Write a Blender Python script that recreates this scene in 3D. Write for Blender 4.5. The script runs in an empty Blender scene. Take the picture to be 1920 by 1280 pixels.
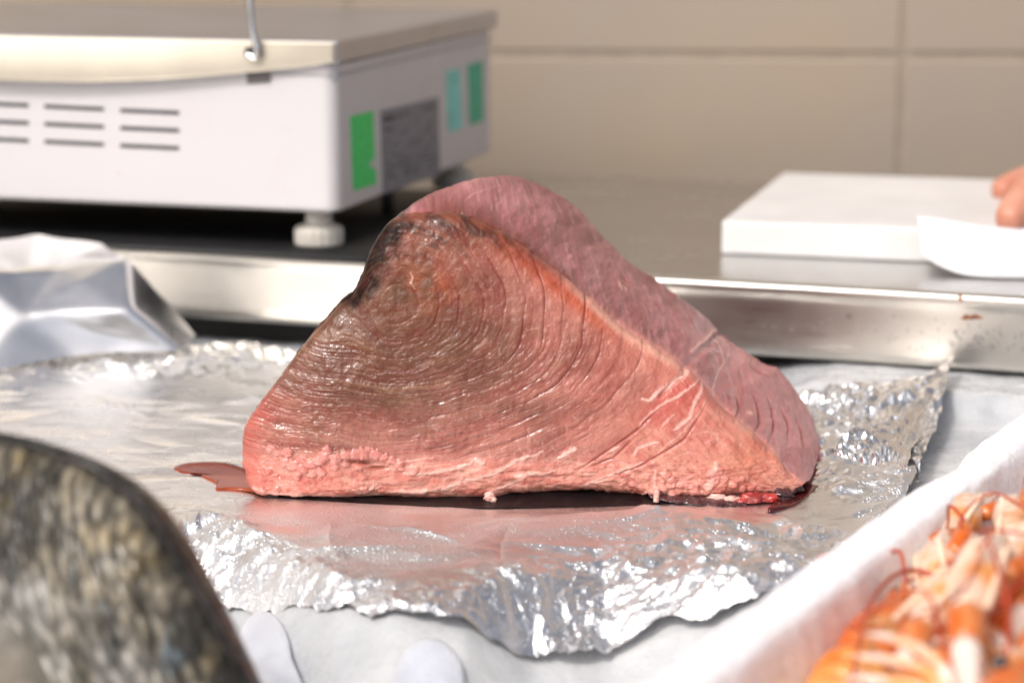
import bpy, bmesh, math, random
import numpy as np
from mathutils import Vector, Matrix
R = math.radians
random.seed(7)
sc = bpy.context.scene
# ------------------------------------------------------------------ camera
CAM_H, PITCH, FPX = 0.30, R(11.1), 4533.0
cd = bpy.data.cameras.new("camera"); cam = bpy.data.objects.new("camera", cd)
sc.collection.objects.link(cam); sc.camera = cam
cam.location = (0, 0, CAM_H); cam.rotation_euler = (R(90) - PITCH, 0, 0)
cd.lens = 85.0; cd.sensor_width = 36.0; cd.clip_start = 0.01; cd.clip_end = 200
cd.dof.use_dof = True; cd.dof.focus_distance = 1.165; cd.dof.aperture_fstop = 6.2; cd.dof.aperture_blades = 0
# ------------------------------------------------------------------ world + sun
SUN = Vector((-0.40, -0.54, 0.74)).normalized()
w = bpy.data.worlds.new("World"); sc.world = w; w.use_nodes = True
wn = w.node_tree; bg = wn.nodes['Background']
sky = wn.nodes.new('ShaderNodeTexSky'); sky.sky_type = 'NISHITA'; sky.sun_disc = False
sky.sun_elevation = math.asin(SUN.z); sky.sun_rotation = math.atan2(SUN.x, SUN.y)
sky.dust_density = 6.0; sky.air_density = 0.6; sky.ozone_density = 0.6
tn = wn.nodes.new('ShaderNodeMix'); tn.data_type = 'RGBA'; tn.blend_type = 'MULTIPLY'; tn.inputs[0].default_value = 1.0; tn.inputs[7].default_value = (1.0, 1.0, 1.0, 1)
hz_ = wn.nodes.new('ShaderNodeHueSaturation'); hz_.inputs['Saturation'].default_value = .64; hz_.inputs['Value'].default_value = 1.28
wn.links.new(sky.outputs[0], hz_.inputs['Color']); wn.links.new(hz_.outputs[0], tn.inputs[6]); wn.links.new(tn.outputs[2], bg.inputs[0]); bg.inputs[1].default_value = 0.15
sl = bpy.data.lights.new("sun", 'SUN'); so = bpy.data.objects.new("sun", sl); sc.collection.objects.link(so)
sl.energy = 2.1; sl.angle = R(7); sl.color = (1.0, 0.96, 0.91)
so.rotation_euler = SUN.to_track_quat('Z', 'Y').to_euler()
sc.view_settings.view_transform = 'Standard'; sc.view_settings.look = 'None'
sc.view_settings.gamma = 1.0; sc.view_settings.use_curve_mapping = False
sc.view_settings.exposure = -0.30

# ------------------------------------------------------------------ helpers
CP, SP = math.cos(PITCH), math.sin(PITCH)
def ray(px, py):
    a = (px - 960) / FPX; b = (640 - py) / FPX
    return Vector((a, CP + b * SP, -SP + b * CP))
def at_y(px, py, D):                     # traced outline point at distance D from the stall front
    r = ray(px, py); t = D / r.y
    return Vector((r.x * t, D, CAM_H + r.z * t))
def at_z(px, py, z):
    r = ray(px, py); t = (z - CAM_H) / r.z
    return Vector((r.x * t, r.y * t, z))
def on_plane(px, py, p0, n):
    r = ray(px, py); o = Vector((0, 0, CAM_H)); t = (p0 - o).dot(n) / r.dot(n)
    return o + r * t
def lin(c):
    c = np.asarray(c, float) / 255.0
    return np.where(c <= 0.04045, c / 12.92, ((c + 0.055) / 1.055) ** 2.4)
def L3(*c): return tuple(float(v) for v in lin(c))

def hsh(ix, iy, s):
    a = (ix.astype(np.int64) * 374761393 + iy.astype(np.int64) * 668265263 + s * 982451653) & 0xffffffff
    a = ((a ^ (a >> 13)) * 1274126177) & 0xffffffff
    a = (a ^ (a >> 16)) & 0xffffffff
    a = (a * 2246822519) & 0xffffffff
    return ((a ^ (a >> 15)) & 0xffffff) / float(0xffffff)
def vn(x, y, s=0):
    x = np.asarray(x, float); y = np.asarray(y, float)
    ix = np.floor(x); iy = np.floor(y); fx = x - ix; fy = y - iy
    fx = fx * fx * fx * (fx * (fx * 6 - 15) + 10); fy = fy * fy * fy * (fy * (fy * 6 - 15) + 10)
    a = hsh(ix, iy, s); b = hsh(ix + 1, iy, s); c = hsh(ix, iy + 1, s); d = hsh(ix + 1, iy + 1, s)
    return ((a + (b - a) * fx) * (1 - fy) + (c + (d - c) * fx) * fy) * 2 - 1
def fbm(x, y, s=0, o=4, g=0.5):
    t = 0; a = 1.0; n = 0
    for k in range(o):
        t = t + a * vn(x * 2 ** k + 17.3 * k, y * 2 ** k - 9.1 * k, s + k); n += a; a *= g
    return t / n
def worley(x, y, s=0):
    ix = np.floor(x); iy = np.floor(y)
    f1 = np.full(x.shape, 9.0); f2 = np.full(x.shape, 9.0); cid = np.zeros(x.shape)
    for dx in (-1, 0, 1):
        for dy in (-1, 0, 1):
            cx = ix + dx; cy = iy + dy
            px = cx + hsh(cx, cy, s); py = cy + hsh(cx, cy, s + 71)
            d = np.hypot(px - x, py - y); h = hsh(cx, cy, s + 33)
            closer = d < f1
            f2 = np.where(closer, f1, np.minimum(f2, d)); cid = np.where(closer, h, cid); f1 = np.where(closer, d, f1)
    return f1, f2, cid
def sst(a, b, x):
    t = np.clip((x - a) / (b - a), 0, 1); return t * t * (3 - 2 * t)
def facet(x, y, s=0):                    # piecewise planar creased surface like crumpled foil
    x = x + 0.25 * vn(x * .7, y * .7, s + 5); y = y + 0.25 * vn(x * .7 + 9, y * .7, s + 6)
    q = (x + y) * 0.3660254; i = np.floor(x + q); j = np.floor(y + q)
    g = (i + j) * 0.2113249; x0 = x - i + g; y0 = y - j + g
    i1 = (x0 > y0).astype(float); j1 = 1 - i1
    # barycentric weights in the skewed simplex
    fx = x + q - i; fy = y + q - j
    w2 = np.minimum(fx, fy); w1 = np.abs(fx - fy); w0 = 1 - w1 - w2
    return (w0 * hsh(i, j, s) + w1 * hsh(i + i1, j + j1, s) + w2 * hsh(i + 1, j + 1, s)) * 2 - 1
def interp(x, pts):
    pts = sorted(pts); return np.interp(x, [p[0] for p in pts], [p[1] for p in pts])
def seg_dist(U, V, pts):
    best = np.full(U.shape, 1e9); tt = np.zeros(U.shape); n = len(pts) - 1
    for k in range(n):
        ax, ay = pts[k]; bx, by = pts[k + 1]; dx, dy = bx - ax, by - ay
        t = np.clip(((U - ax) * dx + (V - ay) * dy) / (dx * dx + dy * dy + 1e-9), 0, 1)
        d = np.hypot(U - ax - t * dx, V - ay - t * dy)
        c = d < best; best = np.where(c, d, best); tt = np.where(c, (k + t) / n, tt)
    return best, tt

# objects
def link(o): sc.collection.objects.link(o)
def tag(o, label=None, cat=None, group=None, kind=None):
    if label: o['label'] = label
    if cat: o['category'] = cat
    if group: o['group'] = group
    if kind: o['kind'] = kind
    return o
def empty(name, loc=(0, 0, 0), rz=0.0):
    o = bpy.data.objects.new(name, None); link(o); o.location = loc; o.rotation_euler = (0, 0, rz); o.empty_display_size = .02
    return o
def finish(me, m, smooth=True):
    if m is not None: me.materials.append(m)
    if smooth: me.polygons.foreach_set('use_smooth', [True] * len(me.polygons))
    me.update()
def put(name, me, parent=None):
    o = bpy.data.objects.new(name, me); link(o)
    if parent is not None: o.parent = parent
    return o
def grid_mesh(name, P, m, cols=None, cyc_u=False, cyc_v=False, keep=None, uv=None):
    nu, nv = P.shape[0], P.shape[1]
    me = bpy.data.meshes.new(name)
    me.vertices.add(nu * nv); me.vertices.foreach_set('co', P.reshape(-1).astype(np.float32))
    iu = np.arange(nu if cyc_u else nu - 1); iv = np.arange(nv if cyc_v else nv - 1)
    A, B = np.meshgrid(iu, iv, indexing='ij'); A2 = (A + 1) % nu; B2 = (B + 1) % nv
    q = np.stack([A * nv + B, A2 * nv + B, A2 * nv + B2, A * nv + B2], -1).reshape(-1, 4)
    if keep is not None: q = q[keep.reshape(-1)]
    nf = len(q)
    me.loops.add(nf * 4); me.loops.foreach_set('vertex_index', q.reshape(-1).astype(np.int32))
    me.polygons.add(nf); me.polygons.foreach_set('loop_start', np.arange(0, nf * 4, 4, dtype=np.int32))
    me.update(calc_edges=True)
    if cols is not None:
        for nm, arr in cols.items():
            if arr.ndim == 3:
                a = me.attributes.new(nm, 'FLOAT_COLOR', 'POINT')
                c4 = np.ones((nu * nv, 4), np.float32); c4[:, :3] = arr.reshape(-1, 3); a.data.foreach_set('color', c4.reshape(-1))
            else:
                a = me.attributes.new(nm, 'FLOAT', 'POINT'); a.data.foreach_set('value', arr.reshape(-1).astype(np.float32))
    finish(me, m); return me
def bm_mesh(name, bm, m, smooth=True):
    bmesh.ops.recalc_face_normals(bm, faces=bm.faces)
    me = bpy.data.meshes.new(name); bm.to_mesh(me); bm.free(); finish(me, m, smooth); return me
def box_bm(x0, x1, y0, y1, z0, z1, bev=0.0, seg=3):
    bm = bmesh.new(); bmesh.ops.create_cube(bm, size=1)
    for v in bm.verts: v.co = Vector(((x0 + x1) / 2 + v.co.x * (x1 - x0), (y0 + y1) / 2 + v.co.y * (y1 - y0), (z0 + z1) / 2 + v.co.z * (z1 - z0)))
    if bev > 0: bmesh.ops.bevel(bm, geom=bm.edges[:], offset=bev, segments=seg, profile=.5, affect='EDGES')
    return bm
def tube_arr(pts, rad, n=12, flat=1.0, close=True, up=Vector((0, 0, 1))):
    pts = [Vector(p) for p in pts]; rings = []
    for k, p in enumerate(pts):
        d = (pts[min(k + 1, len(pts) - 1)] - pts[max(k - 1, 0)]).normalized()
        a = d.cross(up)
        if a.length < 1e-4: a = d.cross(Vector((0, 1, 0)))
        a.normalize(); b = a.cross(d).normalized(); r = rad[k] if hasattr(rad, '__len__') else rad
        rings.append([p + a * (math.cos(t) * r) + b * (math.sin(t) * r * flat) for t in [2 * math.pi * i / n for i in range(n)]])
    return rings
def add_tube(bm, pts, rad, n=12, flat=1.0, up=Vector((0, 0, 1))):
    rs = tube_arr(pts, rad, n, flat, up=up); V = [[bm.verts.new(c) for c in r] for r in rs]
    for k in range(len(V) - 1):
        for i in range(n): bm.faces.new((V[k][i], V[k][(i + 1) % n], V[k + 1][(i + 1) % n], V[k + 1][i]))
    bm.faces.new(V[0][::-1]); bm.faces.new(V[-1])
def spline(pts, n):
    pts = [Vector(p) for p in pts]; P = [pts[0] * 2 - pts[1]] + pts + [pts[-1] * 2 - pts[-2]]; out = []
    for j in range(n):
        u = j / (n - 1) * (len(pts) - 1); k = min(int(u), len(pts) - 2); t = u - k
        a, b, c, d = P[k], P[k + 1], P[k + 2], P[k + 3]
        out.append(0.5 * ((2 * b) + (c - a) * t + (2 * a - 5 * b + 4 * c - d) * t * t + (3 * b - a - 3 * c + d) * t ** 3))
    return out

# ------------------------------------------------------------------ materials
class N:
    def __init__(s, name):
        s.m = bpy.data.materials.new(name); s.m.use_nodes = True; s.t = s.m.node_tree
        s.b = s.t.nodes['Principled BSDF']; s.out = s.t.nodes['Material Output']
    def new(s, ty, **kw):
        n = s.t.nodes.new(ty)
        for k, v in kw.items():
            if k in n.inputs.keys(): n.inputs[k].default_value = v
            else: setattr(n, k, v)
        return n
    def l(s, a, b): s.t.links.new(a, b)
    def set(s, **kw):
        for k, v in kw.items():
            s.b.inputs[k.replace('_', ' ')].default_value = v
    def coord(s, kind='Object', scale=(1, 1, 1)):
        c = s.new('ShaderNodeTexCoord'); mp = s.new('ShaderNodeMapping'); mp.inputs['Scale'].default_value = scale
        s.l(c.outputs[kind], mp.inputs[0]); return mp.outputs[0]
    def noise(s, vec, scale, detail=4, rough=.5):
        n = s.new('ShaderNodeTexNoise'); n.inputs['Scale'].default_value = scale; n.inputs['Detail'].default_value = detail; n.inputs['Roughness'].default_value = rough
        s.l(vec, n.inputs['Vector']); return n.outputs[0]
    def voro(s, vec, scale, feat='F1'):
        n = s.new('ShaderNodeTexVoronoi'); n.feature = feat; n.inputs['Scale'].default_value = scale; s.l(vec, n.inputs['Vector']); return n
    def ramp(s, fac, stops):
        r = s.new('ShaderNodeValToRGB'); e = r.color_ramp.elements
        while len(e) < len(stops): e.new(.5)
        for k, (p, c) in enumerate(stops): e[k].position = p; e[k].color = (*c, 1) if hasattr(c, '__len__') else (c, c, c, 1)
        s.l(fac, r.inputs[0]); return r.outputs[0]
    def mix(s, fac, a, b, mode='MIX'):
        n = s.new('ShaderNodeMix'); n.data_type = 'RGBA'; n.blend_type = mode
        for sock, v in ((0, fac), (6, a), (7, b)):
            if isinstance(v, bpy.types.NodeSocket): s.l(v, n.inputs[sock])
            elif sock == 0: n.inputs[0].default_value = v
            else: n.inputs[sock].default_value = (*v, 1)
        return n.outputs[2]
    def bump(s, h, strength, dist, prev=None):
        n = s.new('ShaderNodeBump'); n.inputs['Strength'].default_value = strength; n.inputs['Distance'].default_value = dist
        s.l(h, n.inputs['Height'])
        if prev is not None: s.l(prev, n.inputs['Normal'])
        return n.outputs[0]
    def nrm(s, x): s.l(x, s.b.inputs['Normal'])
    def col(s, x): s.l(x, s.b.inputs['Base Color'])
    def rgh(s, x): s.l(x, s.b.inputs['Roughness'])

def simple(name, c, rough=.5, metal=0., var=.08, scale=40, sss=0.0, sssr=(.01, .008, .006), coat=0, bump=0.0, bscale=300, spec=.5):
    a = N(name); v = a.coord()
    n = a.noise(v, scale, 5); f = a.ramp(n, [(.3, 0.), (.7, 1.)])
    d = tuple(x * (1 - var * 1.6) for x in c); u = tuple(min(1, x * (1 + var)) for x in c)
    a.col(a.mix(f, d, u)); a.set(Roughness=rough, Metallic=metal)
    a.b.inputs['Specular IOR Level'].default_value = spec
    if sss > 0:
        a.b.inputs['Subsurface Weight'].default_value = sss; a.b.inputs['Subsurface Radius'].default_value = sssr; a.b.inputs['Subsurface Scale'].default_value = 1
    if coat: a.b.inputs['Coat Weight'].default_value = coat; a.b.inputs['Coat Roughness'].default_value = .12
    if bump: a.nrm(a.bump(a.noise(v, bscale, 4), bump, .001))
    return a.m

def steel_mat(name, c=(.62, .60, .57), r0=.22, r1=.38, stretch=(1, 60, 60), bump=.12):
    a = N(name); v = a.coord('Object', stretch); u = a.coord()
    n = a.noise(v, 9, 6, .7); s = a.noise(u, 14, 6, .65)
    a.set(Metallic=1.0); a.col(a.mix(a.ramp(s, [(.35, 0.), (.75, 1.)]), tuple(x * .86 for x in c), c))
    a.rgh(a.ramp(a.mix(.5, n, s), [(.3, r0), (.7, r1)]))
    sm = a.noise(u, 420, 3)
    a.nrm(a.bump(sm, bump, .0004, a.bump(n, bump, .0006))); return a.m
M_rail = steel_mat('brushed steel rail', (.60, .57, .52), .24, .40)
M_top = steel_mat('worn steel table top', (.60, .59, .58), .16, .34, (1, 1, 1))
M_pan = steel_mat('dull steel weighing pan', (.55, .56, .60), .24, .4, (40, 1, 40))
M_apron = steel_mat('cream reflecting steel apron', (.60, .55, .46), .42, .55, (1, 1, 1))
M_chrome = simple('bright steel wire', (.7, .7, .7), .15, 1.0, .05)
def enamel():
    a = N('white painted scale housing'); v = a.coord()
    s = a.noise(v, 9, 6, .7); f = a.noise(v, 70, 4, .6)
    c = a.mix(a.ramp(s, [(.52, 0.), (.72, .5)]), (.56, .54, .55), (.52, .48, .44))
    c = a.mix(a.ramp(f, [(.66, 0.), (.74, .55)]), c, (.50, .36, .26))
    a.col(c); a.rgh(a.ramp(f, [(.3, .3), (.7, .5)])); return a.m
M_white = enamel()
M_dark = simple('plain black', (.012, .012, .013), .45, bump=.2)
M_slot = simple('dark vent slot', (.02, .02, .025), .7)
M_foot = simple('ivory plastic foot', (.62, .59, .53), .45, sss=.1)
M_green = simple('green verification sticker', (.0, .66, .13), .4, var=.15, scale=260)
M_green2 = simple('sea green verification sticker', (.0, .42, .24), .4, var=.15, scale=160)
M_teal = simple('faded teal sticker', (.20, .66, .60), .45, var=.25, scale=110)
M_plate = simple('grey rating plate', (.17, .18, .22), .4, var=.15, scale=90)
M_print = simple('dark plate print', (.03, .03, .04), .5)
M_board = simple('white polyethylene board', (.70, .69, .68), .42, var=.05, scale=18, sss=.35, sssr=(.012, .010, .008), bump=.25, bscale=500)
M_towel = simple('white paper towel', (.84, .84, .86), .85, var=.03, sss=.2, bump=.5, bscale=700)
M_paper = None
def tray_mat():
    a = N('wet white liner over ice'); v = a.coord(); s = a.coord('Object', (1, 2.2, 1))
    b = a.noise(s, 10, 5, .6); f = a.noise(v, 110, 4, .6); g = a.noise(v, 5, 3)
    c = a.mix(a.ramp(b, [(.35, 0.), (.68, 1.)]), (.40, .42, .45), (.62, .63, .64))
    c = a.mix(a.ramp(g, [(.5, 0.), (.75, .45)]), c, (.62, .60, .56))
    a.col(c); a.rgh(a.ramp(f, [(.3, .16), (.7, .42)])); a.b.inputs['Subsurface Weight'].default_value = .25
    a.b.inputs['Subsurface Radius'].default_value = (.008, .009, .010); a.b.inputs['Subsurface Scale'].default_value = 1
    a.nrm(a.bump(f, .5, .0012, a.bump(b, .5, .004))); return a.m
M_tray = tray_mat()
def foil_mat():
    a = N('aluminium foil'); v = a.coord(); st = a.coord('Object', (1, 3, 1))
    n = a.noise(v, 700, 3, .6); l = a.noise(v, 22, 4, .6)
    at = a.new('ShaderNodeAttribute'); at.attribute_name = 'wet'; a.set(Metallic=1.0); a.col(a.mix(a.ramp(l, [(.3, 0.), (.7, 1.)]), (.88, .88, .88), (.95, .94, .93)))
    r = a.ramp(l, [(.3, .18), (.7, .30)])
    rw = a.new('ShaderNodeMath', operation='MULTIPLY_ADD'); a.l(at.outputs['Fac'], rw.inputs[0]); rw.inputs[1].default_value = .22; a.l(r, rw.inputs[2]); a.rgh(rw.outputs[0])
    vr = a.voro(v, 620); dr = a.ramp(vr.outputs['Distance'], [(0.0, 1.), (.36, 0.)])
    vr2 = a.voro(v, 240); dr2 = a.ramp(vr2.outputs['Distance'], [(0.0, 1.), (.28, 0.)])
    dd = a.new('ShaderNodeMath', operation='ADD'); a.l(dr, dd.inputs[0]); a.l(dr2, dd.inputs[1])
    mul = a.new('ShaderNodeMath', operation='MULTIPLY'); a.l(dd.outputs[0], mul.inputs[0]); a.l(at.outputs['Fac'], mul.inputs[1])
    a.nrm(a.bump(mul.outputs[0], .6, .0010, a.bump(n, .18, .0003))); return a.m
M_foil = foil_mat()
def foam_mat():
    a = N('expanded polystyrene foam'); v = a.coord()
    vr = a.voro(v, 330); n = a.noise(v, 30, 4)
    c = a.mix(a.ramp(vr.outputs['Distance'], [(.3, 0.), (.8, 1.)]), (.90, .90, .92), (.80, .80, .83))
    a.col(c); a.set(Roughness=.5); a.b.inputs['Subsurface Weight'].default_value = .5
    a.b.inputs['Subsurface Radius'].default_value = (.012, .010, .009); a.b.inputs['Subsurface Scale'].default_value = 1
    a.nrm(a.bump(vr.outputs['Distance'], .35, .0012, a.bump(n, .4, .002))); return a.m
M_foam = foam_mat()
def wall_mat():
    a = N('beige glazed wall tiles'); v = a.coord()
    n = a.noise(v, 2.5, 4, .6); f = a.noise(v, 60, 3)
    c = a.mix(a.ramp(n, [(.35, 0.), (.7, 1.)]), (.375, .30, .222), (.335, .295, .26))
    a.col(c); a.set(Roughness=.38); a.nrm(a.bump(f, .1, .001)); return a.m
M_tile = wall_mat()
M_grout = simple('grey grout', (.33, .275, .215), .8)
def flesh_mat():
    a = N('raw tuna flesh'); at = a.new('ShaderNodeAttribute'); at.attribute_name = 'Col'
    g = a.new('ShaderNodeAttribute'); g.attribute_name = 'wet'
    v = a.coord(); n = a.noise(v, 900, 3, .6); m = a.noise(v, 240, 4, .65)
    c = a.mix(a.ramp(m, [(.32, .55), (.68, 0.)]), at.outputs['Color'], (.5, .5, .5), 'MULTIPLY')
    hs = a.new('ShaderNodeMix'); hs.data_type = 'RGBA'; hs.blend_type = 'MULTIPLY'; hs.inputs[0].default_value = .45
    a.l(at.outputs['Color'], hs.inputs[6]); a.l(a.ramp(m, [(.3, (.72, .60, .58)), (.7, (1., 1., 1.))]), hs.inputs[7])
    a.col(hs.outputs[2])
    a.rgh(a.ramp(g.outputs['Fac'], [(0., .46), (1., .24)]))
    a.b.inputs['Subsurface Weight'].default_value = .12; a.b.inputs['Subsurface Scale'].default_value = 1
    a.b.inputs['Subsurface Radius'].default_value = (.004, .0018, .0014)
    a.l(a.ramp(g.outputs['Fac'], [(0., .05), (.3, .36), (1., .42)]), a.b.inputs['Specular IOR Level'])
    a.l(a.ramp(g.outputs['Fac'], [(0., .03), (1., .42)]), a.b.inputs['Coat Weight']); a.b.inputs['Coat Roughness'].default_value = .09
    a.nrm(a.bump(n, .6, .0005, a.bump(m, .3, .0008))); return a.m
M_flesh = flesh_mat()
M_skin = simple('wet black tuna skin', (.006, .005, .006), .35, var=.5, scale=120, bump=.5, bscale=220, spec=.2)
M_skin2 = simple('dark torn skin and blood line', (.06, .022, .025), .2, var=.6, scale=160, coat=.5, bump=.8, bscale=260)
M_bloodmeat = simple('bright red meat flap', (.45, .045, .04), .22, var=.4, scale=90, sss=.2, sssr=(.004, .001, .001), coat=.5, bump=.6, bscale=200)
M_fat = simple('white tuna fat', (.74, .40, .34), .28, var=.18, scale=200, sss=.4, sssr=(.004, .002, .0015), coat=.4, bump=.5, bscale=500)
def blood_mat():
    a = N('pool of thin blood'); v = a.coord(); n = a.noise(v, 40, 3)
    a.col(a.ramp(n, [(.35, (.20, .032, .013)), (.7, (.32, .07, .03))])); a.set(Roughness=.10); a.b.inputs['Specular IOR Level'].default_value = .15
    a.nrm(a.bump(n, .15, .001)); return a.m
M_blood = blood_mat()

# ------------------------------------------------------------------ large setting
def rot(d, a): return Vector((d.x * math.cos(a) - d.y * math.sin(a), d.x * math.sin(a) + d.y * math.cos(a), 0))
g = put('ground', bm_mesh('ground', box_bm(-40, 40, -40, 40, -1.02, -1.0), simple('pale paving', (.46, .43, .39), .8, var=.2, scale=2)))
tag(g, 'pale paving below the market stall', 'ground', kind='structure')

YAW = R(-16.0)
TZ = 0.057
eL, eR = at_z(0, 449, TZ), at_z(1920, 558, TZ)
ed = (eR - eL).normalized(); en = Vector((-ed.y, ed.x, 0))          # along the rail / away from camera
tyaw = math.atan2(ed.y, ed.x)
table = empty('steel_table', (eL.x, eL.y, 0), tyaw)
tag(table, 'stainless steel work table with a bright front rail, carrying the scale and the cutting board', 'table')
# front rail with rolled top and bottom lips (local x along the rail, y away)
prof = [(0.012, .0125), (0.004, .0122), (0.0012, .0135), (0.0002, .016), (0, .022), (0, .030), (-.0002, .046), (-.0012, .0515), (-.0006, .0555), (.0025, .0572), (.007, .0570)]
sp = spline([Vector((0, y, z)) for y, z in prof], 60)
xs = np.linspace(-.5, 1.25, 360)
P = np.zeros((len(xs), 60, 3))
for j, q in enumerate(sp):
    P[:, j, 0] = xs; P[:, j, 1] = q.y + .0007 * fbm(xs * 6, np.full(len(xs), j * .04), 3) ; P[:, j, 2] = q.z
rail = put('front_rail', grid_mesh('front_rail', P, M_rail), table)
tp = put('table_top', bm_mesh('table_top', box_bm(-.5, 1.25, .0069, .45, .050, .0571, 0), M_top, False), table)
un = put('lower_panel', bm_mesh('lower_panel', box_bm(-.5, 1.25, .045, .40, -1.0, .0495), simple('shaded steel panel', (.05, .05, .05), .5, .6), False), table)  # dark block put in for the shade under the table
# stuck specks on the rail
def speck(px, py, rx, rz, m, name='rust_speck', parent=None, seed=0):
    p = on_plane(px, py, Vector((eL.x, eL.y, 0)), en); lx = (p - Vector((eL.x, eL.y, 0))).dot(ed)
    bm = bmesh.new(); n = 22; c = bm.verts.new((lx, -.0022, p.z)); ring = []
    for k in range(n):
        t = 2 * math.pi * k / n; r = 1 + .4 * math.sin(2 * t + seed) + .25 * math.sin(5 * t + seed * 2)
        ring.append(bm.verts.new((lx + math.cos(t) * rx * r, -.0009, p.z + math.sin(t) * rz * r)))
    for k in range(n): bm.faces.new((c, ring[k], ring[(k + 1) % n]))
    return put(name, bm_mesh(name, bm, m), table)
M_rust = simple('brown fish scrap', (.30, .09, .02), .35, var=.5, scale=300)
speck(1822, 594, .0044, .0018, M_rust, 'brown_stain', seed=1); speck(1801, 558, .0016, .0018, M_rust, 'brown_stain', seed=4)
speck(1592, 592, .0012, .0014, simple('grey speck', (.2, .17, .13), .3), 'brown_stain', seed=2)
# water drops clustered near the lower right of the rail: one countless mass
bm = bmesh.new(); rnd = random.Random(3)
for k in range(150):
    if k < 100: px = rnd.gauss(1840, 60); py = rnd.gauss(638, 14)
    else: px = rnd.uniform(1380, 1915); py = rnd.gauss(620, 22)
    py = min(py, 655)
    p = on_plane(px, py, Vector((eL.x, eL.y, 0)), en); lx = (p - Vector((eL.x, eL.y, 0))).dot(ed); r = rnd.uniform(.0003, .0008)
    if p.z < .016 or p.z > .054: continue
    mtx = Matrix.Translation((lx, -.0006, p.z)) @ Matrix.Diagonal((r, r * .5, r * rnd.uniform(1, 1.6), 1))
    bmesh.ops.create_icosphere(bm, subdivisions=2, radius=1, matrix=mtx)
aw = N('water drops'); aw.set(Roughness=.03, IOR=1.33); aw.b.inputs['Transmission Weight'].default_value = 1; M_water = aw.m
tag(put('water_drops', bm_mesh('water_drops', bm, M_water), table), kind='stuff')

# black sheet added for the shade and dark reflection under the scale
sc_o = Vector((-.110, 1.515, 0))
fx = Vector((math.cos(YAW), math.sin(YAW), 0)); fy = Vector((-math.sin(YAW), math.cos(YAW), 0))
shade_ = put('shade_sheet', bm_mesh('shade_sheet', box_bm(-.50, .025, -.018, .30, .0585, .061, .0008, 1), M_dark))
shade_.location = (sc_o.x, sc_o.y, 0); shade_.rotation_euler = (0, 0, YAW)
tag(shade_, 'plain black sheet added as the dark shade on the steel table under the weighing scale', 'shade sheet')

# wall with real tiles and grout recess
wy = 2.03; wl = Vector((0, wy, 0)); wall = empty('tiled_wall', (0.0, wy, 0), R(-3))
tag(wall, 'beige tiled wall behind the fish counter', 'wall')
gx = at_y(1683, 300, wy).x; gz = at_y(1400, 103, wy).z
put('grout', bm_mesh('grout', box_bm(-2.6, 2.6, .0016, .12, -1.0, 1.4), M_grout, False), wall)
bm = bmesh.new(); tw, th = .46, .25; gap = .003
for i in range(-7, 6):
    for j in range(-5, 5):
        x0 = gx + i * tw + gap; z0 = gz + j * th + gap
        b2 = box_bm(x0, x0 + tw - gap * 2, 0, .0055, z0, z0 + th - gap * 2, .0012, 1)
        me = bpy.data.meshes.new('t'); b2.to_mesh(me); b2.free(); bm.from_mesh(me); bpy.data.meshes.remove(me)
put('tile_facing', bm_mesh('tile_facing', bm, M_tile, False), wall)

# ------------------------------------------------------------------ ice bed under paper liner
crest = [(-.5, 1.10), (-.30, 1.12)] + [(at_z(x, y, 0).x, at_z(x, y, 0).y) for x, y in ((300, 962), (380, 968), (450, 985), (540, 1036), (640, 1082), (740, 1106), (870, 1098), (1000, 1052), (1130, 1036), (1260, 1050), (1400, 1075))] + [(.4, .93)]
def bed(X, Y):
    yc = interp(X, crest); d = yc - Y
    h = -.036 * sst(0.0, .072, d)
    # lip shaped to catch sun as the bright strip by the right rail
    back = (eL.y + (X - eL.x) * (ed.y / ed.x)); e = back - Y
    lip = .015 * sst(.085, .045, e + .012 * fbm(X * 40, Y * 20, 8)) * sst(.12, .20, X)
    return h + lip
def hit(px, py, off=0.0):
    r = ray(px, py); D = np.linspace(.4, 1.9, 3000); t = D / r.y
    X = r.x * t; Z = CAM_H + r.z * t; f = Z - bed(X, D) - off; k = int(np.argmax(f < 0))
    return Vector((X[k], D[k], Z[k]))
X, Y = np.meshgrid(np.linspace(-.75, .75, 420), np.concatenate([np.linspace(.2, .7, 60), np.linspace(.705, 1.66, 420)]), indexing='ij')
back = (eL.y + (X - eL.x) * (ed.y / ed.x)) + .03; Yc = np.minimum(Y, back)
Z = bed(X, Yc) - .0035 + .0016 * fbm(X * 45, Yc * 45, 11, 4) * np.clip(1.2 - 0, 0, 1) - .0015
tr = put('counter_surface', grid_mesh('counter_surface', np.stack([X, Yc, Z], -1), M_tray))
tag(tr, 'wet grey white liner over the ice bed of the counter', 'counter surface', kind='structure')
bd = put('counter_base', bm_mesh('counter_base', box_bm(-.75, .75, .2, 1.25, -1.0, -.045), simple('grey counter side', (.3, .3, .3), .5), False))
tag(bd, 'grey base of the market counter', 'counter base', kind='structure')
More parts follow.
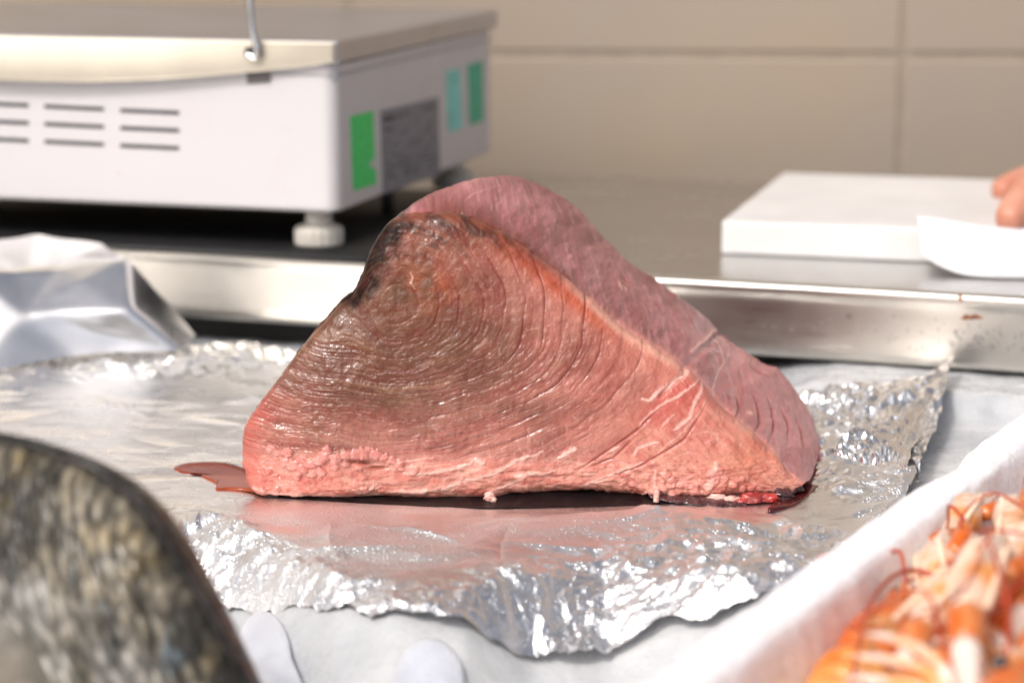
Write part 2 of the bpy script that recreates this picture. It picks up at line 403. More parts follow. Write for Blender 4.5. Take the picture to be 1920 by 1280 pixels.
# smooth pale lumps of ice at the front
M_lump = simple('smooth cloudy ice', (.60, .62, .68), .32, var=.10, sss=.6, sssr=(.01, .011, .013), bump=.3, bscale=60)
for (cx, top, w2, hgt_, lab) in ((500, 1140, 66, .0045, 'smooth pale lump of cloudy ice beside the whole fish, below the foil edge'), (800, 1185, 84, .0022, 'low smooth pale lump of cloudy ice in the middle, below the foil edge')):
    n = 60; A = np.zeros((n, n, 3))
    for i in range(n):
        for j in range(n):
            u = i / (n - 1) * 2 - 1; v = j / (n - 1)
            px = cx + u * w2 * (.75 + .5 * v) + v * 14 + 9 * math.sin(v * 5 + cx); py = top + (1 - math.sqrt(max(0, 1 - (u * .97) ** 2))) * 80 * (1 - v) + v * 230 + 6 * u
            q = hit(px, py, 0); dome = math.sqrt(max(0, 1 - u * u)) * min(1, math.sqrt(v * 2.5)); A[i, j] = (q.x, q.y, q.z - .003 + (.003 + hgt_) * dome ** .7 + .0004 * float(vn(np.array([px / 30.]), np.array([py / 30.]), 9)[0]))
    o = put('ice_lump', grid_mesh('ice_lump', A, M_lump)); tag(o, lab, 'ice', 'ice lumps at the front of the counter')

# ------------------------------------------------------------------ foil sheet
foil = empty('foil_sheet', (0, 1.1, 0)); 
tag(foil, 'large crinkled aluminium foil sheet spread under the tuna chunk, wet with blood', 'foil')
def W(p): return (p.x, p.y)
front = [(-.62, .98), (-.35, .98)] + [W(hit(x, y)) for x, y in ((390, 1112), (460, 1122), (520, 1130), (600, 1138), (700, 1150), (790, 1162), (860, 1176), (910, 1198), (960, 1222), (1030, 1238), (1090, 1240), (1150, 1222), (1200, 1200), (1250, 1175), (1330, 1160), (1420, 1120), (1520, 1070))] + [W(at_z(1640, 985, 0)), W(at_z(1690, 940, 0)), W(at_z(1718, 905, 0))]
backp = [(-.62, 1.56)] + [W(at_z(x, y, 0)) for x, y in ((0, 655), (200, 655), (380, 655), (470, 650), (560, 662), (700, 690), (1000, 700), (1300, 730), (1500, 760), (1600, 780), (1690, 830))] + [W(at_z(1720, 900, 0))]
xr = at_z(1719, 903, 0).x
NX, NY = 1150, 620
cx = np.linspace(-.55, xr, NX); 
yf = interp(cx, front) + .0012 * fbm(cx * 120, cx * 0, 21, 4) + .0025 * vn(cx * 35, cx * 0, 22); yb = interp(cx, backp) + .002 * fbm(cx * 120, cx * 0 + 4, 23, 4)
yb = np.maximum(yb, yf + .002)
t = np.linspace(0, 1, NY) ** 1.25
X = np.repeat(cx[:, None], NY, 1); Y = yf[:, None] + (yb - yf)[:, None] * t[None, :]
def foil_amp(X, Y):
    yc = interp(X, crest); d = yc - Y
    fr = sst(-.028, .012, d)                                   # front slope
    bulge = np.exp(-(((X - .03) / .075) ** 2 + ((Y - .95) / .06) ** 2) ** 1.6)
    rt = np.exp(-(((X - .12) / .075) ** 2 + ((Y - 1.045) / .045) ** 2) ** 1.5) * .85
    rb = sst(.12, .16, X) * sst(1.10, 1.16, Y)
    bk = sst(1.38, 1.46, Y)
    mid = np.exp(-(((X + .02 - .07) / .10) ** 2 + ((Y - 1.0) / .035) ** 2)) * .25
    return np.clip(np.maximum.reduce([fr * .9, bulge, rt, rb * .9, bk * .8, mid]), 0, 1)
def foil_z(X, Y, scale=1.0):
    a = foil_amp(X, Y)
    wx = X + .01 * vn(X * 25, Y * 25, 31); wy_ = Y + .01 * vn(X * 25 + 5, Y * 25, 32)
    big = .0042 * facet(wx * 22, wy_ * 30, 41); med = .0022 * facet(wx * 60, wy_ * 75, 42) ; sm = .0017 * facet(wx * 150, wy_ * 170, 43); ti = .0008 * facet(wx * 330, wy_ * 360, 44)
    rid = .0008 * (1 - np.abs(fbm(wx * 34, wy_ * 34, 45, 3)) * 2.5)
    calm = .0008 * fbm(X * 12, Y * 22, 51, 3) + .00022 * facet(wx * 45, wy_ * 90, 52) + .00006 * facet(wx * 170, wy_ * 260, 53)
    calm = calm + sst(1.14, 1.11, Y) * sst(-.13, -.08, X) * (.0019 * facet(wx * 12 + 3, wy_ * 22, 57) + .0009 * facet(wx * 30, wy_ * 50, 58) + .00025 * facet(wx * 90, wy_ * 140, 59)) * (1 - a)
    lf = sst(-.08, -.16, X) * sst(1.15, 1.22, Y) * (1 - a)
    return a * (1.15 * big + med + sm + ti + rid) + calm + lf * (.0014 * facet(wx * 24, wy_ * 34, 55) + .0002 * facet(wx * 100, wy_ * 150, 56))
az = foil_z(X, Y)
# keep the foil flat and just under the tuna
rc = random.Random(21); az0 = az
for k in range(75):
    if k < 45: cx_, cy_ = rc.uniform(-.10, .17), rc.uniform(.98, 1.12)
    else: cx_, cy_ = rc.uniform(-.42, -.12), rc.uniform(1.15, 1.45)
    an = rc.gauss(.1, .7); ln = rc.uniform(.015, .07); hw = rc.uniform(.0015, .005); hh_ = rc.choice((-1, 1, 1)) * rc.uniform(.0006, .0026)
    ux, uy = math.cos(an), math.sin(an); al = (X - cx_) * ux + (Y - cy_) * uy; pe_ = -(X - cx_) * uy + (Y - cy_) * ux + .004 * np.sin(al * 40 + k)
    az = az + hh_ * np.exp(-np.abs(pe_) / hw) * np.clip(1 - (al / ln) ** 2, 0, 1)
inside = np.exp(-(np.maximum(0, np.abs(X - .005) - .125) / .02) ** 2) * np.exp(-(np.maximum(0, np.abs(Y - 1.20) - .07) / .02) ** 2)
Z = bed(X, np.minimum(Y, 1.33)) + .0005 + az * (1 - .9 * inside) - .0012 * inside
Z = np.maximum(Z, bed(X, np.minimum(Y, 1.33)) - .0035)
# hanging front hem and gentle hump in the middle of the front edge
hem = np.exp(-((Y - yf[:, None]) / .004) ** 2); Z -= .002 * hem
Z += .006 * np.exp(-(((X - .035) / .06) ** 2 + ((Y - .96) / .035) ** 2))
Z += .0045 * np.exp(-(((X - .05) / .06) ** 2 + ((Y - 1.085) / .018) ** 2))
wet = 1.1 * np.exp(-(((X + .07) / .085) ** 2 + ((Y - 1.06) / .06) ** 2) ** 1.5) * sst(-.7, .2, fbm(X * 25, Y * 40, 61)) + .8 * sst(.155, .18, X) * sst(1.02, 1.1, Y) + (.18 + .3 * sst(-.15, -.05, X)) * (1 - foil_amp(X, Y)) + .5 * foil_amp(X, Y) * sst(1.12, 1.08, Y)
put('sheet', grid_mesh('sheet', np.stack([X, Y, Z], -1) - np.array([0, 1.1, 0]), M_foil, {'wet': np.clip(wet, 0, 1)}), foil)
def foil_patch(name, bot, top, parent, amp, nu=300, nv=220, seed=0, bow=.004, off=(0, 1.1, 0)):
    b = spline(bot, nu); tt = spline(top, nu); P = np.zeros((nu, nv, 3)); v = np.linspace(0, 1, nv)
    for i in range(nu):
        P[i] = np.array(b[i])[None] * (1 - v[:, None]) + np.array(tt[i])[None] * v[:, None]
    du = np.gradient(P, axis=0); dv = np.gradient(P, axis=1); n = np.cross(du, dv); n /= np.linalg.norm(n, axis=2, keepdims=True) + 1e-12
    L = (tt[0] - tt[-1]).length; Hh = (b[nu // 2] - tt[nu // 2]).length
    U = np.linspace(0, L, nu)[:, None] + 0 * v; V = v[None] * Hh + 0 * U
    d = amp * (.006 * facet(U * 26, V * 26 , seed) + .0032 * facet(U * 70, V * 60, seed + 1) + .0020 * facet(U * 150, V * 140, seed + 2) + .0008 * facet(U * 330, V * 320, seed + 3)) + bow * np.sin(np.pi * V / Hh)
    d *= sst(0, .08, v)[None]
    P = P + n * d[..., None]
    P[..., 2] = np.maximum(P[..., 2], .0004)
    return put(name, grid_mesh(name, P - np.array(off), M_foil, {'wet': np.full(P.shape[:2], .08)}), parent)
foil_patch('raised_corner', [at_z(1500, 850, .0), at_z(1560, 850, .0), at_z(1620, 880, .0), at_z(1722, 905, .0)],
           [at_y(1505, 752, 1.345), at_y(1600, 730, 1.35), at_y(1690, 705, 1.36), at_y(1790, 682, 1.365)], foil, 1.0, 460, 340, seed=80)
foil_patch('corner_fold', [at_z(1560, 862, .001), at_z(1640, 880, .001), at_z(1700, 905, .001)],
           [at_y(1600, 815, 1.24), at_y(1700, 775, 1.27), at_y(1752, 738, 1.30)], foil, .7, 260, 180, seed=90)

# folded foil piece standing behind on the left
ff = empty('folded_foil', (-.28, 1.46, 0)); tag(ff, 'smooth folded piece of foil standing up before the steel table rail', 'foil')
pts = {'a': (-60, 505, 1.475), 'b': (40, 505, 1.485), 'c': (105, 500, 1.492), 'd': (238, 484, 1.50), 'e': (247, 582, 1.462), 'f': (372, 628, 1.49), 'g': (340, 662, 1.462),
       'h': (132, 668, 1.45), 'i': (-60, 705, 1.42), 'j': (45, 588, 1.455), 'k': (-60, 452, 1.53), 'l': (70, 436, 1.535), 'm': (195, 455, 1.53), 'n': (150, 530, 1.478), 'o': (310, 556, 1.505), 'p': (-60, 600, 1.45)}
bm = bmesh.new(); vv = {k: bm.verts.new(at_y(*p)) for k, p in pts.items()}
for f in ('kab', 'kbl', 'lbc', 'lcm', 'mcd', 'jcb', 'jnc', 'cnd', 'nde', 'jen', 'deo', 'oef', 'feg', 'jhg', 'jge', 'apj', 'abj', 'pij', 'ihj'):
    try: bm.faces.new([vv[c] for c in f])
    except ValueError: pass
bmesh.ops.recalc_face_normals(bm, faces=bm.faces)
bmesh.ops.subdivide_edges(bm, edges=bm.edges[:], cuts=11, use_grid_fill=True)
co = np.array([v.co[:] for v in bm.verts]); nn = .0022 * facet(co[:, 0] * 38, co[:, 2] * 60 + co[:, 1] * 20, 101) + .0004 * facet(co[:, 0] * 150, co[:, 2] * 200, 102) 
for v, q in zip(bm.verts, nn): v.co.y += float(q); v.co.z += float(q) * .5
bmesh.ops.translate(bm, verts=bm.verts, vec=(.28, -1.46, 0))
for _ in range(2): bmesh.ops.smooth_vert(bm, verts=bm.verts, factor=.5, use_axis_x=True, use_axis_y=True, use_axis_z=True)
me = bm_mesh('folded_sheet', bm, M_foil); a_ = me.attributes.new('wet', 'FLOAT', 'POINT')
put('folded_sheet', me, ff)

# ------------------------------------------------------------------ TUNA
top_c = [(450, 872), (449, 850), (453, 820), (462, 797), (480, 770), (500, 742), (520, 715), (545, 680), (566, 652), (590, 622), (612, 598), (636, 572), (652, 560), (664, 545), (672, 530), (681, 506), (690, 480), (703, 455), (718, 432), (737, 413), (762, 402),
         (800, 400), (840, 401), (872, 406), (905, 417), (935, 434), (968, 453), (1000, 476), (1030, 500), (1060, 524), (1095, 552), (1130, 582), (1160, 608), (1190, 630), (1215, 645), (1242, 660), (1266, 676), (1283, 688), (1296, 700), (1318, 722), (1335, 745), (1355, 765), (1378, 783), (1402, 803), (1432, 832), (1460, 860), (1480, 886), (1500, 902), (1513, 908)]
bot_c = [(449, 874), (452, 893), (460, 910), (470, 922), (482, 931), (560, 934), (620, 934), (700, 933), (790, 936), (860, 934), (905, 934), (930, 936), (955, 929), (1010, 925), (1060, 922), (1110, 921), (1170, 925), (1210, 930), (1260, 932), (1330, 934), (1400, 930), (1450, 927), (1490, 921), (1505, 914), (1514, 909)]
rs = [(770, (965, 333, 1.30)), (820, (1000, 339, 1.305)), (905, (1050, 366, 1.305)), (968, (1090, 396, 1.305)), (1030, (1125, 436, 1.305)), (1095, (1165, 482, 1.305)), (1130, (1212, 512, 1.30)), (1190, (1268, 553, 1.30)), (1242, (1325, 597, 1.295)), (1275, (1340, 613, 1.29)), (1283, (1352, 622, 1.29)),
      (1318, (1395, 660, 1.285)), (1335, (1432, 681, 1.28)), (1355, (1460, 690, 1.28)), (1378, (1485, 722, 1.275)), (1402, (1510, 757, 1.27)), (1432, (1528, 790, 1.26)), (1460, (1536, 822, 1.235)), (1480, (1534, 856, 1.205)), (1500, (1526, 884, 1.175)), (1513, (1517, 903, 1.150))]
def arc(pts, n):
    P = np.array([tuple(p) for p in spline([Vector((a, b, 0)) for a, b in pts], 1500)])[:, :2]
    s = np.r_[0, np.cumsum(np.hypot(*np.diff(P, axis=0).T))]; q = np.linspace(0, s[-1], n)
    return np.stack([np.interp(q, s, P[:, 0]), np.interp(q, s, P[:, 1])], -1)
NC, NF, NS, NB, NG = 820, 380, 250, 14, 8
T = arc(top_c, NC); bx = np.maximum.accumulate(T[:, 0]) ; Bp = np.stack([bx, np.interp(bx, [p[0] for p in bot_c], [p[1] for p in bot_c])], -1)
Bp[:, 1] = np.maximum(Bp[:, 1], T[:, 1] + .6)
v = np.linspace(0, 1, NF)
PXf = Bp[:, None, 0] * (1 - v) + T[:, None, 0] * v; PYf = Bp[:, None, 1] * (1 - v) + T[:, None, 1] * v
def rays(px, py):
    a = (px - 960) / FPX; b = (640 - py) / FPX
    return np.stack([a, CP + b * SP, -SP + b * CP], -1)
D0, LEAN = 1.136, .16
def front_pt(px, py):
    r = rays(px, py); t = (D0 + LEAN * CAM_H) / (r[..., 1] - LEAN * r[..., 2]); o = np.zeros_like(r); o[..., 2] = CAM_H
    return o + r * t[..., None]
F = front_pt(PXf, PYf)
# swelling of the cut face, edges rolling back
Rr = F[:, -1, :]; hgt = np.maximum(Rr[:, 2] - F[:, 0, 2], 1e-4)
dt = np.linalg.norm(F - Rr[:, None], axis=2); db = np.linalg.norm(F - F[:, :1], axis=2)
left_d = (F[..., 0] - F[0, 0, 0]); right_d = F[-1, 0, 0] - F[..., 0]
sw = .010 * np.sqrt(np.clip(4 * v * (1 - v), 0, 1))[None] * sst(0, .05, left_d) * sst(0, .05, right_d)
def roll(d, r): d = np.clip(d, 0, r); return r - np.sqrt(np.maximum(r * r - (r - d) ** 2, 0))
F[..., 1] += -sw + roll(dt, .0035) + .8 * roll(db, .005) + 1.2 * roll(left_d, .012)
Rr = F[:, -1, :].copy()
# top / right face: from the ridge back to the far edge
ax, sx = [r[0] for r in rs], np.array([tuple(at_y(*r[1])) for r in rs]); sp2 = np.array([r[1][:2] for r in rs], float)
S = np.stack([np.interp(T[:, 0], ax, sx[:, k]) for k in range(3)], -1); Sp = np.stack([np.interp(T[:, 0], ax, sp2[:, k]) for k in range(2)], -1)
ia = int(np.argmin(np.abs(T[:, 0] - 770))); vec = S[ia] - Rr[ia]
S[:ia] = Rr[:ia] + vec * np.array([1, 1, .6]); S[:ia, 2] = np.maximum(S[:ia, 2] , 0)
Sp[:ia] = T[:ia] + (Sp[ia] - T[ia])
# smooth the far edge so the hidden-left / visible-right halves join softly
ker = np.hanning(13); ker /= ker.sum()
for k in range(3): S[:, k] = np.convolve(np.pad(S[:, k], 6, 'edge'), ker, 'valid')
s = np.linspace(0, 1, NS + 1)[1:]
G = Rr[:, None] * (1 - s[:, None]) + S[:, None] * s[:, None]
PXg = T[:, None, 0] * (1 - s) + Sp[:, None, 0] * s; PYg = T[:, None, 1] * (1 - s) + Sp[:, None, 1] * s
dvv = np.gradient(G, axis=1); duu = np.gradient(G, axis=0); nn = np.cross(dvv, duu); nn /= np.linalg.norm(nn, axis=2, keepdims=True) + 1e-12
sgn = np.where(nn[NC // 2, NS // 2, 2] > 0, 1, -1); nn *= sgn
endf = sst(0, .1, (T[:, 0] - 450) / 1060 * 1.0)[:, None] * sst(0, .06, (1513 - T[:, 0]) / 1060)[:, None]
G += nn * ((.0026 + .0036 * sst(900, 790, T[:, 0]))[:, None] * np.sin(np.pi * s) ** .8 * endf)[..., None]
# rolled far edge + back + underside
sb = np.linspace(0, 1, NB + 1)[1:]; base = S.copy(); base[:, 2] = 0; base[:, 1] += .012; base[:, 0] -= .004
Bk = S[:, None] * (1 - sb[:, None]) + base[:, None] * sb[:, None]; Bk[..., 1] += .012 * np.sin(np.pi * sb) ** .7
sg = np.linspace(0, 1, NG + 1)[1:]; Un = base[:, None] * (1 - sg[:, None]) + F[:, :1] * sg[:, None]
Un[..., 2] = np.maximum(Un[..., 2], .0005)
PX = np.concatenate([PXf, PXg, np.repeat(PXg[:, -1:], NB + NG, 1)], 1); PY = np.concatenate([PYf, PYg, np.repeat(PYg[:, -1:], NB + NG, 1)], 1)
Pt = np.concatenate([F, G, Bk, Un], 1); nr = Pt.shape[1]
face1 = np.zeros((NC, nr)); face1[:, :NF] = 1; front_m = face1.astype(bool)
sec = np.zeros((NC, nr), bool); sec[:, NF:NF + NS] = True
leftcol = (np.arange(NC) < ia)[:, None] & np.ones(nr, bool)[None]
# ---- ring coordinates of the cut face
cxr, cyr = 748, 562
wob = 16 * fbm(PX / 120, PY / 120, 201, 3)
dx = (PX - cxr); dy = (PY - cyr) * (1.0 + .42 * sst(20, 220, PY - cyr) + .06 * (PY < cyr))
dx2 = np.where(dx < 0, dx * (1.15 - .60 * sst(20, 160, -dx)), dx * .98)
rad = np.hypot(dx2, dy) + wob * sst(30, 200, np.hypot(dx, dy)); ang = np.arctan2(dy, dx2)
rg = 38.0
ph = rad / rg + .12 * vn(ang * 2, rad / 80, 202)
rd = np.abs(ph - np.round(ph)) * rg                       # px distance to nearest ring
rid = np.round(ph)
# where rings show as thin lines: right half & outside; faded in lower-left streak zone and in the low fat zone
lowfat = sst(835, 872, PY + 10 * fbm(PX / 50, PY / 50, 203, 3))
rt_zone = sst(1185, 1260, PX + (PY - 760) * .75)
ringvis = (.55 + .45 * vn(ang * 3 + rid * 7.7, rid * 3.3, 204)) * sst(0, 20, rad - 20) * (1 - lowfat) * (1 - .85 * rt_zone) * sst(430, 500, PY + np.maximum(0, 0))
ringvis *= np.clip(.15 + sst(-60, 60, dx) + .35 * sst(0, 60, dy), 0, 1) * sst(560, 440, rad)
ring = np.exp(-(rd / 1.7) ** 2) * np.clip(ringvis, 0, 1); ringsoft = np.exp(-(rd / 6) ** 2) * np.clip(ringvis, 0, 1)
# fibres stretched along the rings
af = ang * np.maximum(rad, 60) / 60
radw = rad + 7 * fbm(PX / 90, PY / 60, 209, 3); fib = fbm(af * 1.2, radw / 5.0, 211, 3) * (.55 + .9 * np.clip(fbm(PX / 50, PY / 26, 210, 3) + .35, 0, 1)); fib2 = fbm(af * 2.6 + 3 * vn(PX / 60, PY / 60, 208), radw / 2.7, 212, 2); band = fbm(af * .5, rad / 26, 213, 3)
streak = sst(.05, .55, fib)
zone_streak = np.clip(sst(600, 690, PY) * sst(900, 800, PY) * sst(1180, 900, PX) + .5 * sst(1250, 1000, PX) * sst(560, 640, PY) * (1 - lowfat), 0, 1)
# ---- albedo
def C(*c): return lin(c)
pinkA, pinkB, salmon = C(176, 102, 90), C(198, 132, 118), C(214, 146, 128)
brown, olive, dark = C(108, 60, 42), C(116, 82, 56), C(50, 36, 28)
def mixc(a, b, t): return a * (1 - t[..., None]) + b * t[..., None]
col = np.ones((NC, nr, 3)) * pinkA
col = mixc(col, pinkB, np.clip(.5 + .9 * band + .3 * fib, 0, 1))
bz = np.exp(-(((PX - 740) / 190) ** 2 + ((PY - 600) / 125) ** 2)) * 1.25 + .55 * np.exp(-(((PX - 640) / 120) ** 2 + ((PY - 720) / 70) ** 2)) + .5 * np.exp(-(((PX - 880) / 180) ** 2 + ((PY - 700) / 90) ** 2))
bz = np.clip(bz + .35 * fbm(PX / 60, PY / 40, 221, 4), 0, 1) * (1 - lowfat)
bz = np.clip(bz * 1.15, 0, 1); col = mixc(col, brown, bz * .92)
ol = np.clip(bz * (.35 + 1.1 * fbm(PX / 45 + 4, PY / 30, 222, 4) + .5 * band), 0, 1)
col = mixc(col, olive, ol * .6)
org = np.exp(-(((PX - 815) / 62) ** 2 + ((PY - 520) / 60) ** 2)); col = mixc(col, C(176, 92, 54), org * .85 * np.clip(.6 + fbm(PX / 25, PY / 25, 223), 0, 1))
ctr = np.exp(-(((PX - 750) / 28) ** 2 + ((PY - 548) / 16) ** 2)); col = mixc(col, C(92, 66, 46), ctr * .6)
# warm translucent salmon band inside the ridge
T_int = np.interp(PX, T[:, 0], T[:, 1]); dr = (PY - T_int)
sal = np.where(front_m, sst(95, 12, dr + 12 * fbm(PX / 40, PY / 40, 224, 3)) * sst(820, 960, PX), 0)
col = mixc(col, C(206, 126, 108), sal * .6); ob = np.where(front_m, np.exp(-((dr - 24) / 17) ** 2) * sst(900, 950, PX) * sst(1170, 1090, PX), 0); col = mixc(col, C(196, 86, 46), ob * .75)
rim = np.where(front_m, np.exp(-((dr - 6) / 9) ** 2) * sst(1020, 1120, PX), 0); col = mixc(col, C(246, 186, 166), np.clip(rim, 0, 1) * .8)  # fatty rim, with the glow along the ridge painted into its peach
# dark upper edge, dark skin along the upper left
up = np.where(front_m, sst(46, 8, dr) * sst(745, 780, PX) * sst(1120, 980, PX), 0)
col = mixc(col, C(126, 44, 32), np.clip(up * (.75 + .5 * fbm(PX / 18, PY / 10, 225)), 0, 1) * .8)
up2 = np.where(front_m, sst(150, 30, dr) * sst(690, 740, PX) * sst(1060, 860, PX) * sst(540, 440, PY), 0)
dk = sst(-.25, .4, fbm(ang * 5, radw / 9, 226, 3)); col = mixc(col, C(124, 68, 44), up2 * .75); col = mixc(col, C(66, 36, 24), up2 * dk * .8)
dl = np.interp(PY, T[:ia + 1][::-1, 1], T[:ia + 1][::-1, 0]); dlx = PX - dl
sk = np.where(front_m | leftcol, sst(58, 22, dlx + 18 * fbm(PX / 22, PY / 22, 227, 3)) * sst(600, 560, PY + 0 * PX) * sst(400, 430, PY), 0)
col = mixc(col, C(24, 17, 14), np.clip(sk, 0, 1) * .97)
sk2 = np.where(front_m | leftcol, sst(26, 6, dlx + 8 * fbm(PX / 15, PY / 15, 228)) * sst(560, 600, PY) * sst(740, 660, PY), 0)
col = mixc(col, C(96, 66, 40), np.clip(sk2, 0, 1) * .8)
pe = np.where(front_m, sst(60, 8, dlx) * sst(700, 800, PY), 0); col = mixc(col, C(206, 92, 80), np.clip(pe, 0, 1) * .6)
cs = front_m * (1 - lowfat) * (1 - .6 * rt_zone) * np.clip(.65 + 1.1 * fbm(PX / 70, PY / 45, 214, 3), .15, 1); col = mixc(col, C(198, 142, 120), np.clip(sst(.05, .6, fib2 + .4 * fib) * cs * (.10 + .32 * zone_streak), 0, 1)); col = mixc(col, C(128, 52, 44), np.clip(sst(.1, .6, -fib - .6 * band) * cs * .35, 0, 1)); col = mixc(col, C(158, 112, 80), np.clip(sst(.2, .6, band + .3 * fib) * bz * cs * .4, 0, 1))
# rings
col = mixc(col, C(108, 36, 30), ring * .85); col = mixc(col, C(150, 66, 52), ringsoft * .22 + 0 * ring)
col = mixc(col, C(120, 54, 36), np.clip(-fib2 * 1.2, 0, 1) * zone_streak * .4)
# low fatty zone & the right-hand fatty part
fz = np.clip(lowfat * front_m, 0, 1)
col = mixc(col, mixc(np.ones_like(col) * C(206, 124, 110), np.ones_like(col) * C(228, 166, 150), np.clip(.5 + 1.2 * fbm(PX / 28, PY / 9, 231, 4), 0, 1)), fz)
col = mixc(col, C(200, 92, 78), fz * sst(760, 560, PX) * np.clip(.45 + fbm(PX / 30, PY / 20, 232), 0, 1) * .7)
rz = rt_zone * front_m
col = mixc(col, mixc(np.ones_like(col) * C(202, 118, 106), np.ones_like(col) * C(226, 160, 142), np.clip(.45 + 1.1 * fbm((PX + PY) / 50, (PY - PX) / 16, 233, 4), 0, 1)), rz * .9)
red = np.where(front_m, np.exp(-(((PX - 1262 + (PY - 740) * .9) / 60) ** 2 + ((PY - 745) / 42) ** 2)), 0); col = mixc(col, C(196, 88, 80), red * .7)
och = np.where(front_m, np.exp(-(((PX - 1400) / 60) ** 2 + ((PY - 855) / 35) ** 2)), 0); col = mixc(col, C(220, 142, 108), och * .45)
# second face, its cooler shading painted into the mauve tones
c2 = mixc(np.ones_like(col) * C(150, 84, 88), np.ones_like(col) * C(188, 124, 128), np.clip(.5 + 1.1 * fbm(PX / 38, PY / 38, 241, 4) + .3 * fbm(PX / 6 + PY / 18, PY / 22 - PX / 16, 242, 3), 0, 1))
c2 = mixc(c2, C(206, 138, 136), sst(1310, 1370, PX) * .7); c2 = mixc(c2, C(128, 70, 82), sst(.0, .5, fbm(PX / 70, PY / 50, 247, 3)) * .45); c2 = mixc(c2, C(144, 70, 70), sst(-.1, -.5, fbm(PX / 20, PY / 45 - PX / 60, 243, 4)) * .5); c2 = mixc(c2, C(222, 170, 170), sst(.15, .5, fbm(PX / 5 - PY / 12, PY / 30 + PX / 44, 246, 3)) * .35)
c2 = mixc(c2, C(116, 30, 28), np.exp(-((T_int - PY) / 16) ** 2) * sst(760, 830, PX) * sst(1130, 1010, PX) * .8)
c2 = mixc(c2, C(232, 160, 152), np.exp(-((PXg[:, :1] * 0 + (np.arange(nr)[None] - NF)) / 12.0) ** 2) * sst(1080, 1180, PX) * .8)  # rim glow painted on along the second-face side of the ridge
notfront = ~front_m
col = np.where((notfront & ~leftcol)[..., None], c2, col)
col = np.where((notfront & leftcol & ~(T[:, None, 1] > 5000))[..., None], mixc(np.ones_like(col) * C(40, 32, 28), np.ones_like(col) * C(84, 70, 60), np.clip(.5 + fbm(PX / 20, PY / 20, 244), 0, 1)), col)
apx = sst(745, 775, PX); col = np.where((notfront & leftcol)[..., None], mixc(col, c2, np.clip(apx, 0, 1)), col)
seam = np.where(notfront, sst(.0, 1.0, (T[:, None, 0] - 728) / 40), 1)  # skin to flesh over the shoulder
col = np.where((notfront)[..., None], mixc(np.ones_like(col) * C(26, 19, 17), col, np.clip(seam, 0, 1)), col)
# creases of the second face, low right
crease = np.zeros_like(PX); 
for pl in ([(1372, 742), (1384, 770), (1378, 800)], [(1398, 735), (1413, 765), (1422, 800), (1412, 822)], [(1424, 742), (1440, 775), (1446, 812), (1438, 838)], [(1450, 762), (1468, 800), (1474, 840)], [(1478, 780), (1496, 820), (1502, 858)], [(1150, 515), (1172, 540), (1190, 552)], [(1210, 570), (1228, 585), (1236, 600)], [(1395, 690), (1420, 705), (1445, 715)]):
    d, tt = seg_dist(PX, PY, pl); crease += np.exp(-(d / 2.2) ** 2) * np.sin(np.pi * np.clip(tt, .04, .96))
crease = np.clip(crease, 0, 1) * notfront * (~leftcol); col = mixc(col, C(128, 38, 44), crease * .75)
# fat seams: (polyline, half width px, brightness, height px)
FATS = [([(1296, 664), (1306, 672), (1308, 680), (1303, 690), (1281, 697), (1266, 704), (1250, 717), (1231, 731), (1216, 743), (1204, 741)], 4.8, 1, 3),
 ([(1331, 701), (1312, 711), (1291, 723), (1269, 736), (1244, 748), (1219, 765), (1202, 782), (1198, 792)], 2.4, .9, 1.6),
 ([(1318, 715), (1309, 736), (1297, 757), (1291, 773), (1275, 789), (1261, 797)], 3.8, .95, 2),
 ([(1322, 745), (1306, 770), (1281, 798), (1250, 823), (1231, 842)], 1.4, .6, .8), ([(1261, 768), (1250, 780), (1238, 792)], 2, .7, 1.2),
 ([(1232, 820), (1219, 823), (1194, 832), (1188, 845)], 3.0, .9, 1.8), ([(1158, 829), (1140, 838)], 4.0, .9, 2), ([(1077, 834), (1062, 840), (1047, 850)], 5.5, 1, 2.5),
 ([(1206, 857), (1180, 868), (1150, 882), (1116, 898), (1088, 908)], 4.2, .85, 1.8), ([(1228, 876), (1225, 901), (1231, 925)], 3.8, .8, 2.4),
 ([(1341, 862), (1336, 880), (1331, 900), (1325, 917)], 7, .8, 3), ([(1205, 921), (1222, 918), (1240, 926), (1262, 920)], 5.5, .9, 4), ([(1290, 700), (1270, 712)], 2, .5, 1),
 ([(756, 859), (780, 855), (812, 851)], 2.2, .85, 1.4), ([(759, 880), (790, 883), (812, 881), (847, 873), (878, 865), (888, 856)], 4.0, .95, 2.2), ([(893, 855), (906, 862)], 6, 1, 3.5),
 ([(725, 920), (765, 917), (800, 918), (837, 912), (869, 896), (912, 887), (944, 874), (969, 856), (1005, 845)], 4.4, .9, 2.2), ([(862, 900), (890, 893)], 5, .9, 2),
 ([(900, 931), (931, 915), (969, 896), (1000, 880), (1022, 884), (1040, 876)], 3.6, .85, 1.8), ([(968, 888), (1010, 880)], 5, 1, 2),
 ([(478, 915), (500, 922), (525, 925), (588, 929), (666, 930), (720, 930)], 4.0, .85, 2), ([(664, 914), (676, 922), (690, 920), (700, 910)], 4, .8, 3), ([(1000, 850), (1018, 838)], 2.5, .7, 1.2),
 ([(1120, 905), (1160, 898), (1195, 880)], 1.4, .5, .8), ([(1380, 925), (1420, 921), (1470, 915)], 3, .5, 1.2), ([(1320, 820), (1340, 812), (1350, 826)], 1.6, .45, .8), ([(1300, 806), (1322, 800), (1345, 806)], 1.3, .4, .7), ([(1260, 850), (1288, 838), (1300, 842)], 1.4, .4, .7),
 ([(985, 612), (1010, 608)], 1.2, .35, .5), ([(770, 505), (775, 515), (772, 525), (778, 536)], 2.0, .75, 2.0)]
